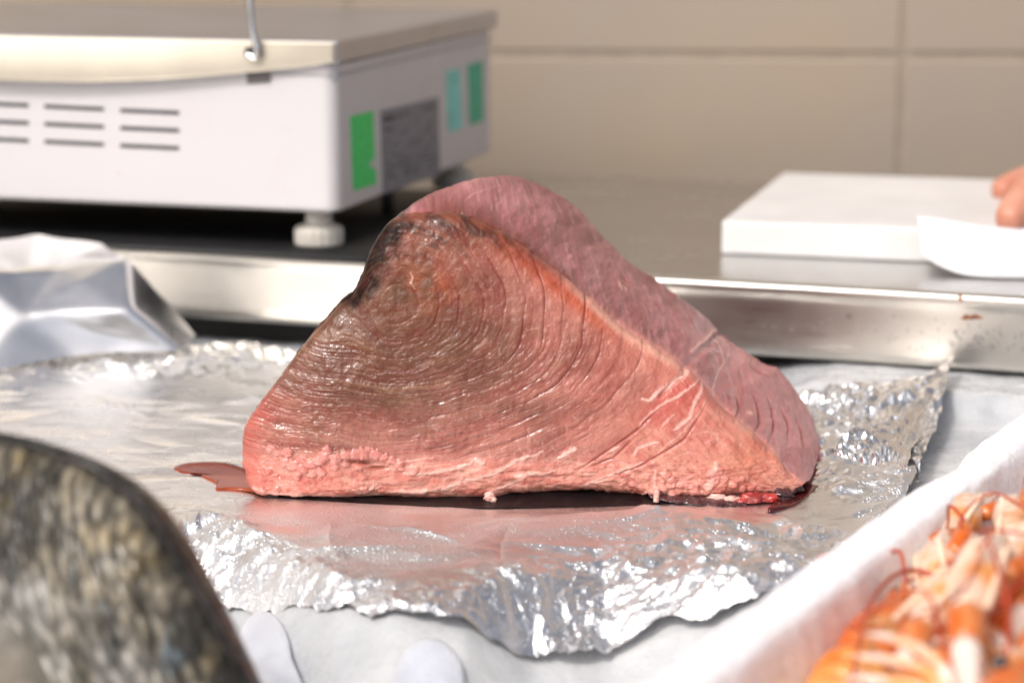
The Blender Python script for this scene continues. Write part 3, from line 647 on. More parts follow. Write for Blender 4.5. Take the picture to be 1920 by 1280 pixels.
FATS2 = [([(1293, 668), (1303, 656), (1314, 650), (1322, 640), (1330, 630), (1340, 622), (1349, 616)], 4.6, 1, 2.6), ([(1325, 634), (1336, 640), (1345, 662), (1349, 690), (1342, 705), (1333, 736)], 2.6, .9, 1.6),
 ([(1333, 735), (1338, 745)], 2, .7, 1), ([(1340, 628), (1352, 640), (1362, 648), (1360, 670), (1352, 690)], 2.0, .8, 1.2), ([(1362, 648), (1381, 642), (1388, 650)], 2.2, .7, 1), ([(1312, 660), (1330, 662), (1342, 672)], 1.3, .6, .8),
 ([(1305, 664), (1322, 668), (1336, 680), (1340, 700)], 1.0, .5, .6), ([(1152, 538), (1158, 556)], 2.2, .9, 2), ([(1160, 547), (1166, 552), (1164, 559)], 1.8, .9, 1.6), ([(1210, 568), (1230, 592)], 2.0, .4, 1.4), ([(1510, 838), (1516, 852)], 3.0, .7, 1.5), ([(1398, 778), (1406, 782)], 3.2, .8, 2),
 ([(1170, 540), (1200, 556)], 1.2, .3, 1), ([(862, 372), (880, 362), (905, 356)], 1.1, .5, .7), ([(868, 388), (890, 380), (915, 372), (940, 362)], .9, .4, .6), ([(865, 404), (872, 410)], 2, .8, 1.2)]
fat = np.zeros_like(PX); fath = np.zeros_like(PX)
rag = 1 + .55 * fbm(PX / 7, PY / 7, 251, 3)
for lst, msk in ((FATS, front_m), (FATS2, notfront)):
    for pl, hw, br, hh in lst:
        xs_ = [p[0] for p in pl]; ys_ = [p[1] for p in pl]
        sel = (PX > min(xs_) - 30) & (PX < max(xs_) + 30) & (PY > min(ys_) - 30) & (PY < max(ys_) + 30) & msk
        d, tt = seg_dist(PX[sel] + 2.2 * fbm(PX[sel] / 9, PY[sel] / 9, 252), PY[sel] + 2.2 * fbm(PX[sel] / 9 + 7, PY[sel] / 9, 253), pl)
        wd = hw * rag[sel] * (.55 + .45 * np.sin(np.pi * np.clip(tt, .05, .95)))
        k = np.exp(-(d / wd) ** 2 * 1.1) ; fat[sel] = np.maximum(fat[sel], k * br); fath[sel] = np.maximum(fath[sel], sst(0, .8, k) * hh)
# tag-like fat lumps along the bottom left and below right
rl = random.Random(5); LUMP = [(510, 838, 9), (522, 846, 8), (541, 843, 13), (536, 862, 11), (553, 868, 12), (570, 855, 10), (569, 874, 12), (585, 862, 11), (616, 836, 10), (612, 848, 12), (600, 856, 11), (634, 852, 13), (652, 848, 12), (668, 845, 12), (686, 842, 14), (704, 843, 12), (722, 851, 10), (736, 856, 9), (750, 864, 9), (753, 872, 6), (588, 884, 9), (604, 878, 9),
 (1331, 880, 10), (1345, 874, 9), (1338, 892, 11), (1325, 905, 10), (1312, 898, 8), (1356, 890, 8), (1350, 905, 9), (1300, 912, 9), (1285, 905, 7), (1270, 915, 8), (1262, 922, 10), (1225, 920, 10), (1375, 905, 7), (1392, 912, 7), (1256, 902, 6), (1290, 888, 6), (520, 915, 7), (492, 918, 8), (684, 914, 8)]
for k in range(14): LUMP.append((rl.uniform(500, 780), rl.gauss(868, 12), rl.uniform(4, 11)))
for k in range(16): LUMP.append((rl.uniform(1240, 1420), rl.gauss(902, 11), rl.uniform(4, 10)))
lump = np.zeros_like(PX)
for (x0, y0, r0) in LUMP:
    sel = (np.abs(PX - x0) < r0 * 1.6) & (np.abs(PY - y0) < r0 * 1.6) & front_m
    if not sel.any(): continue
    d = np.hypot(PX[sel] - x0, (PY[sel] - y0) * 1.15) / (r0 * (1.1 + .5 * fbm(PX[sel] / 7, PY[sel] / 7, int(x0), 3))); h = np.sqrt(np.clip(1 - d * d, 0, 1)) ** 1.3 * r0 * .75
    lump[sel] = np.maximum(lump[sel], h)
col = mixc(col, C(246, 196, 184), np.clip(fat, 0, 1) * .92); col = mixc(col, C(238, 156, 146), sst(.2, 6, lump) * .6)
cav = np.where(front_m, np.exp(-(((PX - 678) / 24) ** 2 + ((PY - 860 + (PX - 678) * -.12) / 5) ** 2)) + np.exp(-(((PX - 712) / 18) ** 2 + ((PY - 871) / 3.5) ** 2)), 0)
col = mixc(col, C(150, 70, 48), np.clip(cav, 0, 1) * .7)
# ---- displacement (metres)
pxm = 1 / 3900.
disp = np.zeros_like(PX)
amp = np.where(front_m, 1, 0)
disp += amp * ((1 - lowfat) * (.00025 * band + (.00003 + .00013 * zone_streak) * fib * sst(20, 90, rad) + (.00004 + .00015 * zone_streak) * fib2) - .0004 * ring - .00012 * ringsoft)
disp += amp * (.0008 * fbm(PX / 60, PY / 60, 261, 3) + .00035 * fbm(PX / 11, PY / 11, 262, 3))
disp += amp * fz * (.0008 * fbm(PX / 24, PY / 10, 263, 4)) + amp * rz * .0004 * fbm((PX + PY) / 40, (PY - PX) / 10, 264, 3)
disp += amp * up2 * (.0003 * fbm(ang * 5, radw / 9, 226, 3) + .00015 * fbm(ang * 12, radw / 5, 229, 3))
disp += (fath * pxm * .55 + lump * pxm * .62) * np.where(front_m, 1, .8) - .0022 * np.clip(cav, 0, 1)
disp += notfront * (.0011 * fbm(PX / 40, PY / 40, 271, 4) + .0003 * fbm(PX / 5 - PY / 16, PY / 34 + PX / 40, 272, 4) + .0005 * fbm(PX / 16, PY / 14, 273, 3) - .0009 * crease)
# notch where the two muscles part
d, tt = seg_dist(PX, PY, [(1283, 690), (1300, 676), (1325, 652), (1350, 624)]); notch = np.exp(-(d / 7) ** 2); disp -= .0014 * notch * np.where(front_m, .7, 1)
d, tt = seg_dist(PX, PY, [(1287, 694), (1262, 708), (1235, 735)]); disp -= amp * .0016 * np.exp(-(d / 4) ** 2)
for pl in ([(1240, 752), (1190, 800), (1120, 850), (1060, 892)], [(1200, 800), (1150, 850), (1090, 875)], [(1330, 742), (1280, 815), (1200, 865), (1100, 905)]):
    d, tt = seg_dist(PX, PY, pl); q = amp * np.exp(-(d / 2.2) ** 2) * np.sin(np.pi * np.clip(tt, .05, .95)); disp -= .0009 * q; col = mixc(col, C(176, 70, 62), q * .6)
disp[:, -(NB + NG):] *= 0
fade = sst(0, 1, np.minimum(1, (np.arange(NC) / 14.)))[:, None] * sst(0, 1, np.minimum(1, ((NC - 1 - np.arange(NC)) / 14.)))[:, None]
Nn = np.cross(np.gradient(Pt, axis=1), np.gradient(Pt, axis=0)); Nn /= np.linalg.norm(Nn, axis=2, keepdims=True) + 1e-12
if Nn[NC // 2, NF // 2, 1] > 0: Nn = -Nn
Pt = Pt + Nn * (disp * fade)[..., None]
Pt[..., 2] = np.maximum(Pt[..., 2], .0003)
wetm = np.where(front_m, .35 + .65 * zone_streak + .3 * lowfat, .4) * (1 - .9 * np.clip(sk, 0, 1))
tuna = empty('tuna_chunk', (0.0, 1.18, 0)); tag(tuna, 'thick wedge of raw pink tuna with brown ringed cut face standing on the foil', 'raw fish')
TO = np.array([0, 1.18, 0])
col = np.where(front_m[..., None], col * np.array([.92, .92, .90]) * (1 - .10 * np.clip(bz, 0, 1))[..., None], col * np.array([1.0, .93, .93]))
put('flesh', grid_mesh('flesh', Pt - TO, M_flesh, {'Col': np.clip(col, 0, 1), 'wet': np.clip(wetm, 0, 1)}), tuna)

# underside skin: thin dark slab just visible below the flesh
def slab(name, top_pts, bot_pts, depth, m, thick=.0, seed=0, amp=.0006):
    n = 160; a = spline(top_pts, n); b = spline(bot_pts, n); nv = 26; P = np.zeros((n, nv, 3))
    for j in range(nv):
        t = j / (nv - 1)
        for i in range(n):
            p = a[i].lerp(b[i], t); P[i, j] = (p.x, p.y - math.sin(math.pi * t) * .0012 + .0, p.z)
    Bq = P[:, -1:].copy(); Bq[..., 1] += depth; Tq = P[:, :1].copy(); Tq[..., 1] += depth
    P[..., 1] += amp * fbm(P[..., 0] * 300, P[..., 2] * 900, seed, 3)
    P = np.concatenate([Tq, P, Bq], 1)
    return put(name, grid_mesh(name, P - TO, m), tuna)
slab('skin', [at_y(520, 930, 1.139), at_y(700, 930, 1.137), at_y(900, 928, 1.137), at_y(1000, 921, 1.138), at_y(1180, 920, 1.139), at_y(1300, 924, 1.139)],
     [at_y(520, 934, 1.138), at_y(700, 946, 1.1255), at_y(900, 952, 1.118), at_y(1000, 952, 1.118), at_y(1180, 948, 1.122), at_y(1300, 942, 1.13)], .05, M_skin, seed=5)
slab('torn_skin', [at_y(1215, 926, 1.132), at_y(1270, 930, 1.130), at_y(1330, 930, 1.130), at_y(1400, 927, 1.131)],
     [at_y(1222, 934, 1.130), at_y(1270, 943, 1.125), at_y(1330, 948, 1.122), at_y(1400, 951, 1.120)], .03, M_skin2, seed=7, amp=.0016)
def blobby(name, centers, m, seed=0):
    bm = bmesh.new()
    for (px, py, D, rx, ry, rz) in centers:
        p = at_y(px, py, D) - Vector(TO)
        r = bmesh.ops.create_icosphere(bm, subdivisions=4, radius=1)
        for v_ in r['verts']:
            c = v_.co.copy(); f = 1 + .22 * float(vn(np.array([c.x * 2.1 + seed + px]), np.array([c.y * 2 + c.z * 3]), seed)[0]) + .1 * float(vn(np.array([c.x * 7 + px]), np.array([c.z * 7 + c.y * 3]), seed + 1)[0])
            v_.co = Vector((c.x * rx * f, c.y * ry * f, c.z * rz * f)) + p
    for v_ in bm.verts: v_.co.z = max(v_.co.z, .0003)
    return put(name, bm_mesh(name, bm, m), tuna)
blobby('red_meat_flap', [(1408, 938, 1.128, .0065, .004, .0042), (1436, 938, 1.130, .007, .004, .0040), (1392, 944, 1.126, .004, .003, .0026)], M_bloodmeat, 3)
blobby('dark_meat_tag', [(1468, 928, 1.136, .006, .005, .0035), (1486, 917, 1.142, .005, .004, .003)], M_skin2, 4)
blobby('fat_tag', [(1231, 930, 1.129, .0016, .0016, .0042), (1230, 940, 1.127, .0012, .0012, .002)], M_fat, 5)
blobby('fat_tag', [(919, 932, 1.1285, .003, .0018, .0028), (926, 938, 1.127, .0015, .0012, .0018)], M_fat, 6)
blobby('fat_tag', [(1345, 932, 1.129, .005, .002, .0016), (1372, 936, 1.127, .005, .002, .0018)], M_fat, 8)

# blood pools on the foil
def pool(name, pts, z, lab, m=M_blood, h=.00015):
    P_ = [at_z(x, y, z) for x, y in pts]; cl = spline(P_ + [P_[0]], 90)[:-1]; c = sum(cl, Vector()) / len(cl)
    bm = bmesh.new(); rings = []
    for s_, hh in ((1.0, -8.), (.996, .3), (.9, .85), (.7, 1.0), (.35, 1.0)):
        rings.append([bm.verts.new((c.x + (q.x - c.x) * s_, c.y + (q.y - c.y) * s_, z + h * hh)) for q in cl])
    n = len(cl)
    for k in range(len(rings) - 1):
        for i in range(n): bm.faces.new((rings[k][i], rings[k][(i + 1) % n], rings[k + 1][(i + 1) % n], rings[k + 1][i]))
    bm.faces.new(rings[-1])
    o = put(name, bm_mesh(name, bm, m)); return tag(o, lab, 'blood')
pool('blood_pool', [(326, 876), (345, 868), (390, 865), (430, 868), (470, 882), (500, 900), (500, 925), (470, 917), (430, 915), (405, 917), (408, 908), (398, 900), (380, 892), (375, 886), (345, 884)], .0012, 'thin reddish brown blood puddle on the foil left of the tuna')
pool('blood_pool', [(1500, 905), (1530, 880), (1560, 850), (1600, 846), (1580, 862), (1560, 885), (1530, 915), (1490, 945), (1440, 955), (1460, 935)], .0004, 'shaded blood puddle on the foil at the right foot of the tuna', simple('shaded blood', (.09, .012, .012), .12, var=.5, scale=100))  # blood colour darkened for the shadow of the tuna

# ------------------------------------------------------------------ weighing scale
scl = empty('weighing_scale', (sc_o.x, sc_o.y, 0), YAW); tag(scl, 'white market weighing scale with steel pan, vents and green stickers', 'scale')
Zb, Zt = .0855, .1785
WX, WY = .46, .345
bm = box_bm(-WX, 0, 0, WY, Zb, Zt)
bmesh.ops.bevel(bm, geom=[e for e in bm.edges if abs(e.verts[0].co.z - e.verts[1].co.z) > .05], offset=.009, segments=6, profile=.5, affect='EDGES')
bmesh.ops.bevel(bm, geom=[e for e in bm.edges if abs(e.verts[0].co.z - e.verts[1].co.z) < .001 and e.verts[0].co.z < Zb + .001 and len(e.link_faces) == 2 and e.calc_face_angle(0) > .5], offset=.002, segments=2, affect='EDGES')
me = bm_mesh('housing', bm, M_white, False)
housing = put('housing', me, scl)
def loc(p): q = p - Vector((sc_o.x, sc_o.y, 0)); return Vector((q.dot(fx), q.dot(fy), q.z))
def frontp(px, py): return loc(on_plane(px, py, sc_o, fy))
def sidep(px, py): return loc(on_plane(px, py, sc_o, fx))
bm = box_bm(-WX + .04, -.04, .045, WY - .04, Zb - .004, Zb - .0002); put('underside', bm_mesh('underside', bm, M_dark, False), scl)
def panel(name, pts, off, m, parent, side):
    bm = bmesh.new(); vs = []
    for (x, y) in pts:
        p = sidep(x, y) if side else frontp(x, y)
        if side: p.x = off
        else: p.y = -off
        vs.append(bm.verts.new(p))
    f = bm.faces.new(vs); r = bmesh.ops.extrude_face_region(bm, geom=[f])
    for e in r['geom']:
        if isinstance(e, bmesh.types.BMVert):
            if side: e.co.x -= off - .0001 if off < .001 else .0005
            else: e.co.y += off - .0001 if off < .001 else .0005
    return put(name, bm_mesh(name, bm, m, False), parent)
for row in range(3):
    for (xa, xb, ya, yb) in ((-60, 54, 192.5, 198), (84, 195, 199.5, 205), (226, 336, 207, 212)):
        o = 33 * row
        panel('vent_slot', [(xa, ya + o - 3.5), (xb, yb + o - 3.5), (xb, yb + o + 3.5), (xa, ya + o + 3.5)], .0004, M_slot, scl, False)
st = panel('sticker', [(656, 219), (699, 208), (702, 298), (693, 303), (694, 314), (704, 316), (705, 345), (662, 358)], .0004, M_green, scl, True)
st['label'] = 'bright green verification sticker nearest the corner'
pl_ = panel('rating_plate', [(713, 208), (821, 182), (824, 327), (718, 364)], .0005, M_plate, scl, True)
tl = panel('sticker', [(835, 135), (862, 128), (866, 240), (840, 249)], .0004, M_teal, scl, True); tl['label'] = 'faded teal sticker'
tl = panel('sticker', [(876, 122), (904, 114), (906, 226), (880, 236)], .0004, M_green2, scl, True); tl['label'] = 'sea green sticker at the far end'
# print on the rating plate (dark type bars, illegible in the photograph)
bm = bmesh.new(); rr = random.Random(9)
def bar(px0, py0, px1, hgt_):
    sl_ = -.245
    for k in range(1):
        q = [(px0, py0), (px1, py0 + (px1 - px0) * sl_), (px1, py0 + (px1 - px0) * sl_ + hgt_), (px0, py0 + hgt_)]
        vs = []
        for x, y in q:
            p = sidep(x, y); p.x = .0008; vs.append(bm.verts.new(p))
        bm.faces.new(vs)
bar(716, 221, 738, 9); bar(742, 216, 756, 4); bar(760, 211, 768, 4); bar(790, 204, 815, 4); bar(718, 242, 734, 5)
for k in range(9):
    x = 722
    y = 254 + k * 10
    while x < 812:
        L_ = rr.uniform(4, 14)
        if rr.random() < (.25 if k < 5 else .7): bar(x, y - (x - 722) * .245, min(x + L_, 816), 2.4 if k < 6 else 3.4)
        x += L_ + 3
pr = put('print', bm_mesh('print', bm, M_print, False), pl_)
# seam line just under the pan
bm = bmesh.new()
put('seam', bm_mesh('seam', box_bm(-WX - .0006, .0006, -.0006, WY + .0006, .1715, .1722), simple('seam shadow gap', (.30, .30, .33), .6), False), scl)
# steel pan: plate, rolled rims, bulging front apron
pan = put('weighing_pan', bm_mesh('weighing_pan', box_bm(-WX - .003, .003, -.0028, WY + .004, .1795, .1935, .0016, 3), M_pan, False), scl)
n = 140; P = np.zeros((n, 22, 3)); xx = np.linspace(-WX - .003, .0015, n)
for i, x in enumerate(xx):
    u = (x + WX) / WX; dep = .1805 - .0165 * math.sin(math.pi * min(1, max(0, (x + .42) / .42))) ** .9
    for j in range(22):
        tt = j / 21; z = .1925 * (1 - tt) + dep * tt; P[i, j] = (x, -.0032 - .005 * math.sin(math.pi * .5 * tt) * math.sin(math.pi * min(1, max(0, (x + .42) / .42))), z)
apr = put('apron', grid_mesh('apron', P, M_apron), pan); md = apr.modifiers.new('s', 'SOLIDIFY'); md.thickness = .0008
hk = frontp(476, 97)
bm = bmesh.new()
add_tube(bm, spline([frontp(474, -60) + Vector((0, -.006, 0)), frontp(478, 10) + Vector((0, -.008, 0)), frontp(484, 60) + Vector((0, -.009, 0)), frontp(493, 90) + Vector((0, -.010, 0)), frontp(488, 106) + Vector((0, -.010, 0)), frontp(474, 100) + Vector((0, -.009, 0)), hk + Vector((0, -.004, 0))], 40), [.0024] * 22 + [.0019] * 18, 12)
put('wire_hook', bm_mesh('wire_hook', bm, M_chrome), pan)
bm = bmesh.new(); bmesh.ops.create_cone(bm, cap_ends=True, segments=20, radius1=.0035, radius2=.0035, depth=.001, matrix=Matrix.Translation(hk + Vector((0, -.0075, 0))) @ Matrix.Rotation(R(90), 4, 'X')); put('hook_hole', bm_mesh('hook_hole', bm, M_slot), pan)
panel('clip', [(464, 139), (508, 137), (508, 154), (464, 157)], .0012, simple('grey clip', (.12, .11, .11), .5, .5), scl, False)
def foot(x, y, dark=False):
    f = empty('foot'); f.parent = scl; f.location = (x, y, 0)
    m = M_dark if dark else M_foot
    bm = bmesh.new(); bmesh.ops.create_cone(bm, cap_ends=True, segments=32, radius1=.0086, radius2=.0086, depth=.024, matrix=Matrix.Translation((0, 0, .0735)))
    put('stem', bm_mesh('stem', bm, m), f)
    bm = bmesh.new(); n_ = 72; prof_ = [(.0, .0612), (.0145, .0612), (.0155, .0622), (.0157, .070), (.0150, .0722), (.0098, .0748), (.0, .0748)]
    rg_ = []
    for (r_, z_) in prof_[1:-1]:
        rg_.append([bm.verts.new((math.cos(2 * math.pi * k / n_) * (r_ + (.0004 if (k // 2) % 2 else 0) * (1 if .061 < z_ < .0725 else 0)), math.sin(2 * math.pi * k / n_) * (r_ + (.0004 if (k // 2) % 2 else 0)), z_)) for k in range(n_)])
    for a in range(len(rg_) - 1):
        for k in range(n_): bm.faces.new((rg_[a][k], rg_[a][(k + 1) % n_], rg_[a + 1][(k + 1) % n_], rg_[a + 1][k]))
    bm.faces.new(rg_[0][::-1]); bm.faces.new(rg_[-1])
    put('knurled_disc', bm_mesh('knurled_disc', bm, m, False), f)
foot(-.022, .024); foot(-.022, WY - .03); foot(-WX + .03, .024); foot(-WX + .03, WY - .03)
bm = box_bm(-.030, -.022, .17, .178, .061, .0799, .001, 1); put('centre_post', bm_mesh('centre_post', bm, M_dark), scl)

# ------------------------------------------------------------------ cutting board
b0 = at_z(1352, 476, TZ + .0004); b1 = at_z(1740, 492, TZ + .0004); bdv = (b1 - b0).normalized(); byaw = math.atan2(bdv.y, bdv.x)
bm = box_bm(0, .42, 0, .255, 0, .0215, .0018, 3)
bo = put('cutting_board', bm_mesh('cutting_board', bm, M_board, True)); bo.location = (b0.x, b0.y, TZ + .0004); bo.rotation_euler = (0, 0, byaw)
for p in bo.data.polygons: p.use_smooth = False
tag(bo, 'thick white plastic cutting board lying on the steel table', 'cutting board')

# paper towel hanging over the board edge
n1, n2 = 90, 60; P = np.zeros((n1, n2, 3))
topc = spline([at_y(1722, 408, 1.485), at_y(1770, 414, 1.475), at_y(1830, 424, 1.465), at_y(1900, 432, 1.46), at_y(2000, 442, 1.46), at_y(2120, 452, 1.46)], n1)
botc = spline([at_y(1728, 476, 1.47), at_y(1760, 497, 1.452), at_y(1810, 515, 1.438), at_y(1880, 520, 1.432), at_y(2000, 522, 1.43), at_y(2120, 522, 1.43)], n1)
for i in range(n1):
    for j in range(n2):
        v_ = j / (n2 - 1); p = topc[i].lerp(botc[i], v_); p.y -= .010 * math.sin(math.pi * v_) * min(1, i / 25); p.z = max(p.z, TZ + .0012)
        P[i, j] = p
P[..., 1] += .0012 * fbm(P[..., 0] * 60, P[..., 2] * 60, 301, 3)
# upper layer: sheet runs back over the board
P2 = np.zeros((n1, 30, 3)); bk_ = [p + Vector((0, .013, -.001)) for p in topc]
for i in range(n1):
    for j in range(30):
        v_ = j / 30.; p = bk_[i].lerp(topc[i], v_); p.z = max(p.z, TZ + .0226); P2[i, j] = p
P = np.concatenate([P2, P], 1)
tw_ = put('paper_towel', grid_mesh('paper_towel', P, M_towel)); md = tw_.modifiers.new('s', 'SOLIDIFY'); md.thickness = .0006
tag(tw_, 'white folded paper towel held at the front edge of the cutting board', 'paper towel')

# ------------------------------------------------------------------ hand holding the towel
def hand_mat():
    a = N('hand skin'); v = a.coord(); n_ = a.noise(v, 45, 4); f = a.noise(v, 500, 3)
    a.col(a.mix(a.ramp(n_, [(.35, 0.), (.7, 1.)]), (.50, .20, .13), (.62, .30, .21))); a.set(Roughness=.42)
    a.b.inputs['Subsurface Weight'].default_value = .2; a.b.inputs['Subsurface Radius'].default_value = (.006, .002, .001); a.b.inputs['Subsurface Scale'].default_value = 1
    a.nrm(a.bump(f, .4, .0006)); return a.m
M_hand = hand_mat()
per = empty('person', (.42, 1.6, TZ)); tag(per, 'hand of a person reaching in at the right, fingertips pressing the paper towel', 'person')
def skinned(name, chains, m, parent, sub=2, off=Vector((0, 0, 0))):
    vs, es, rr_ = [], [], []
    def add(p, r):
        for k, q in enumerate(vs):
            if (q - p).length < 1e-5: return k
        vs.append(p); rr_.append(r); return len(vs) - 1
    for ch in chains:
        ids = [add(Vector(p), r) for p, r in ch]
        es += [(a, b) for a, b in zip(ids, ids[1:])]
    me = bpy.data.meshes.new(name); me.from_pydata([v_ - off for v_ in vs], es, []); o = put(name, me, parent)
    o.modifiers.new('skin', 'SKIN').use_smooth_shade = True
    for k, r in enumerate(rr_): me.skin_vertices[0].data[k].radius = (r, r)
    me.skin_vertices[0].data[0].use_root = True
    s_ = o.modifiers.new('sub', 'SUBSURF'); s_.levels = sub; s_.render_levels = sub
    me.materials.append(m); return o
wrist = Vector((.435, 1.66, .135)); palm = Vector((.395, 1.635, .140))
idx = [at_y(2010, 292, 1.60), at_y(1962, 322, 1.565), at_y(1918, 372, 1.52), at_y(1886, 424, 1.49)]
thb = [at_y(1985, 326, 1.66), at_y(1930, 338, 1.65), at_y(1895, 350, 1.64), at_y(1864, 364, 1.63)]
mid = [at_y(2050, 300, 1.60), at_y(2015, 330, 1.56), at_y(1965, 385, 1.525), at_y(1945, 425, 1.50)]
rin = [at_y(2075, 310, 1.60), at_y(2040, 345, 1.56), at_y(2020, 390, 1.53), at_y(2005, 425, 1.505)]
lit = [at_y(2085, 330, 1.61), at_y(2080, 360, 1.58), at_y(2068, 395, 1.55), at_y(2058, 425, 1.53)]
pal = at_y(2035, 270, 1.635); wr = at_y(2130, 200, 1.70); arm = at_y(2500, 20, 1.95)
ch = [[(wr, .026), (pal, .022), (idx[0], .012)] + [(p, r) for p, r in zip(idx[1:], (.0128, .0122, .0105))],
      [(pal, .022), (mid[0], .012)] + [(p, r) for p, r in zip(mid[1:], (.0105, .0095, .0085))],
      [(pal, .022), (rin[0], .0115)] + [(p, r) for p, r in zip(rin[1:], (.010, .009, .008))],
      [(pal, .022), (lit[0], .010)] + [(p, r) for p, r in zip(lit[1:], (.009, .008, .007))],
      [(wr, .026), (thb[0], .014)] + [(p, r) for p, r in zip(thb[1:], (.0115, .0105, .0090))],
      [(wr, .026), (arm, .032)]]
skinned('hand', ch, M_hand, per, off=Vector((.42, 1.6, TZ)))

# ------------------------------------------------------------------ polystyrene box with langoustines
RZ = .040
q0 = at_z(1200, 1272, RZ); q1 = at_z(1920, 764, RZ); bdir = (q1 - q0).normalized(); bn = Vector((bdir.y, -bdir.x, 0))   # bn points into the box
fb = empty('foam_box', (q0.x, q0.y, 0), math.atan2(bdir.y, bdir.x)); tag(fb, 'open white polystyrene foam box full of orange langoustines at the lower right', 'box')
# local: x along rim, -y into the box
Lb, Wb = .78, .40; TH = .021
def rim_wall(name, xa, xb, ya_fn, seed, flip=False):
    n_ = 420; prof_ = [(0.0, .0), (0.0, .02), (0.0, .036), (-.0006, .0388), (-.0025, .0400), (-.010, .0402), (-.0175, .0398), (-.0205, .0380), (-.0225, .033), (-.027, .015), (-.030, .002)]
    sp_ = spline([Vector((0, a, b)) for a, b in prof_], 70); X_ = np.linspace(xa, xb, n_); P = np.zeros((n_, 70, 3))
    dent = -.0042 * np.exp(-((X_ - .415 + .09) / .028) ** 2)
    for j, q in enumerate(sp_):
        P[:, j, 0] = X_; wgt = 1 if j < 30 else 0
        P[:, j, 1] = q.y + (.0009 * fbm(X_ * 60, X_ * 0 + j * .05, seed, 4) + dent * max(0., 1 - max(0, j - 26) / 30.)); P[:, j, 2] = q.z + .0006 * fbm(X_ * 50, X_ * 0 + j * .06, seed + 1, 4) 
    return P
P = rim_wall('w', -.30, Lb - .30, None, 400)
put('side_wall', grid_mesh('side_wall', P, M_foam), fb)
P2_ = P.copy(); P2_[..., 1] = -Wb - P[..., 1]; put('side_wall', grid_mesh('side_wall', P2_, M_foam), fb)
for xa in (-.30, Lb - .30 - .021):
    put('end_wall', bm_mesh('end_wall', box_bm(xa, xa + .021, -Wb + .022, -.022, .0, .0397, .002, 2), M_foam, False), fb)
put('box_floor', bm_mesh('box_floor', box_bm(-.30, Lb - .30, -Wb, 0, -.001, .004), M_foam, False), fb)
fb.location.z = -.001

# langoustine materials
def shell(name, a_, b_, sc_=60, sx=(1, 1, 1), thr=(.4, .6)):
    m = N(name); v = m.coord('Object', sx); n_ = m.noise(v, sc_, 4, .6); f = m.noise(v, 380, 3)
    m.col(m.mix(m.ramp(n_, [(thr[0], 0.), (thr[1], 1.)]), a_, b_)); m.rgh(m.ramp(f, [(.3, .18), (.7, .36)])); m.b.inputs['Coat Weight'].default_value = .4; m.b.inputs['Coat Roughness'].default_value = .1
    m.b.inputs['Subsurface Weight'].default_value = .25; m.b.inputs['Subsurface Radius'].default_value = (.006, .003, .0012); m.b.inputs['Subsurface Scale'].default_value = 1
    m.nrm(m.bump(f, .35, .0008)); return m.m
M_or = shell('orange shell', (.66, .13, .010), (.66, .38, .17), 62, (1, 1, 1), (.45, .66)); M_tail = shell('banded orange tail', (.74, .19, .018), (.80, .40, .12), 40)
M_cl = shell('cream claw shell', (.80, .62, .50), (.82, .32, .08), 46, (1, 1, 1), (.44, .64)); M_leg = shell('pale leg shell', (.84, .70, .62), (.85, .36, .10), 46, (1, 1, 1), (.5, .62))
M_ant = simple('red antenna', (.42, .045, .012), .3); M_eye = simple('black eye', (.01, .008, .01), .12, coat=1)
M_tooth = simple('cream claw teeth', (.88, .66, .48), .3, sss=.2)
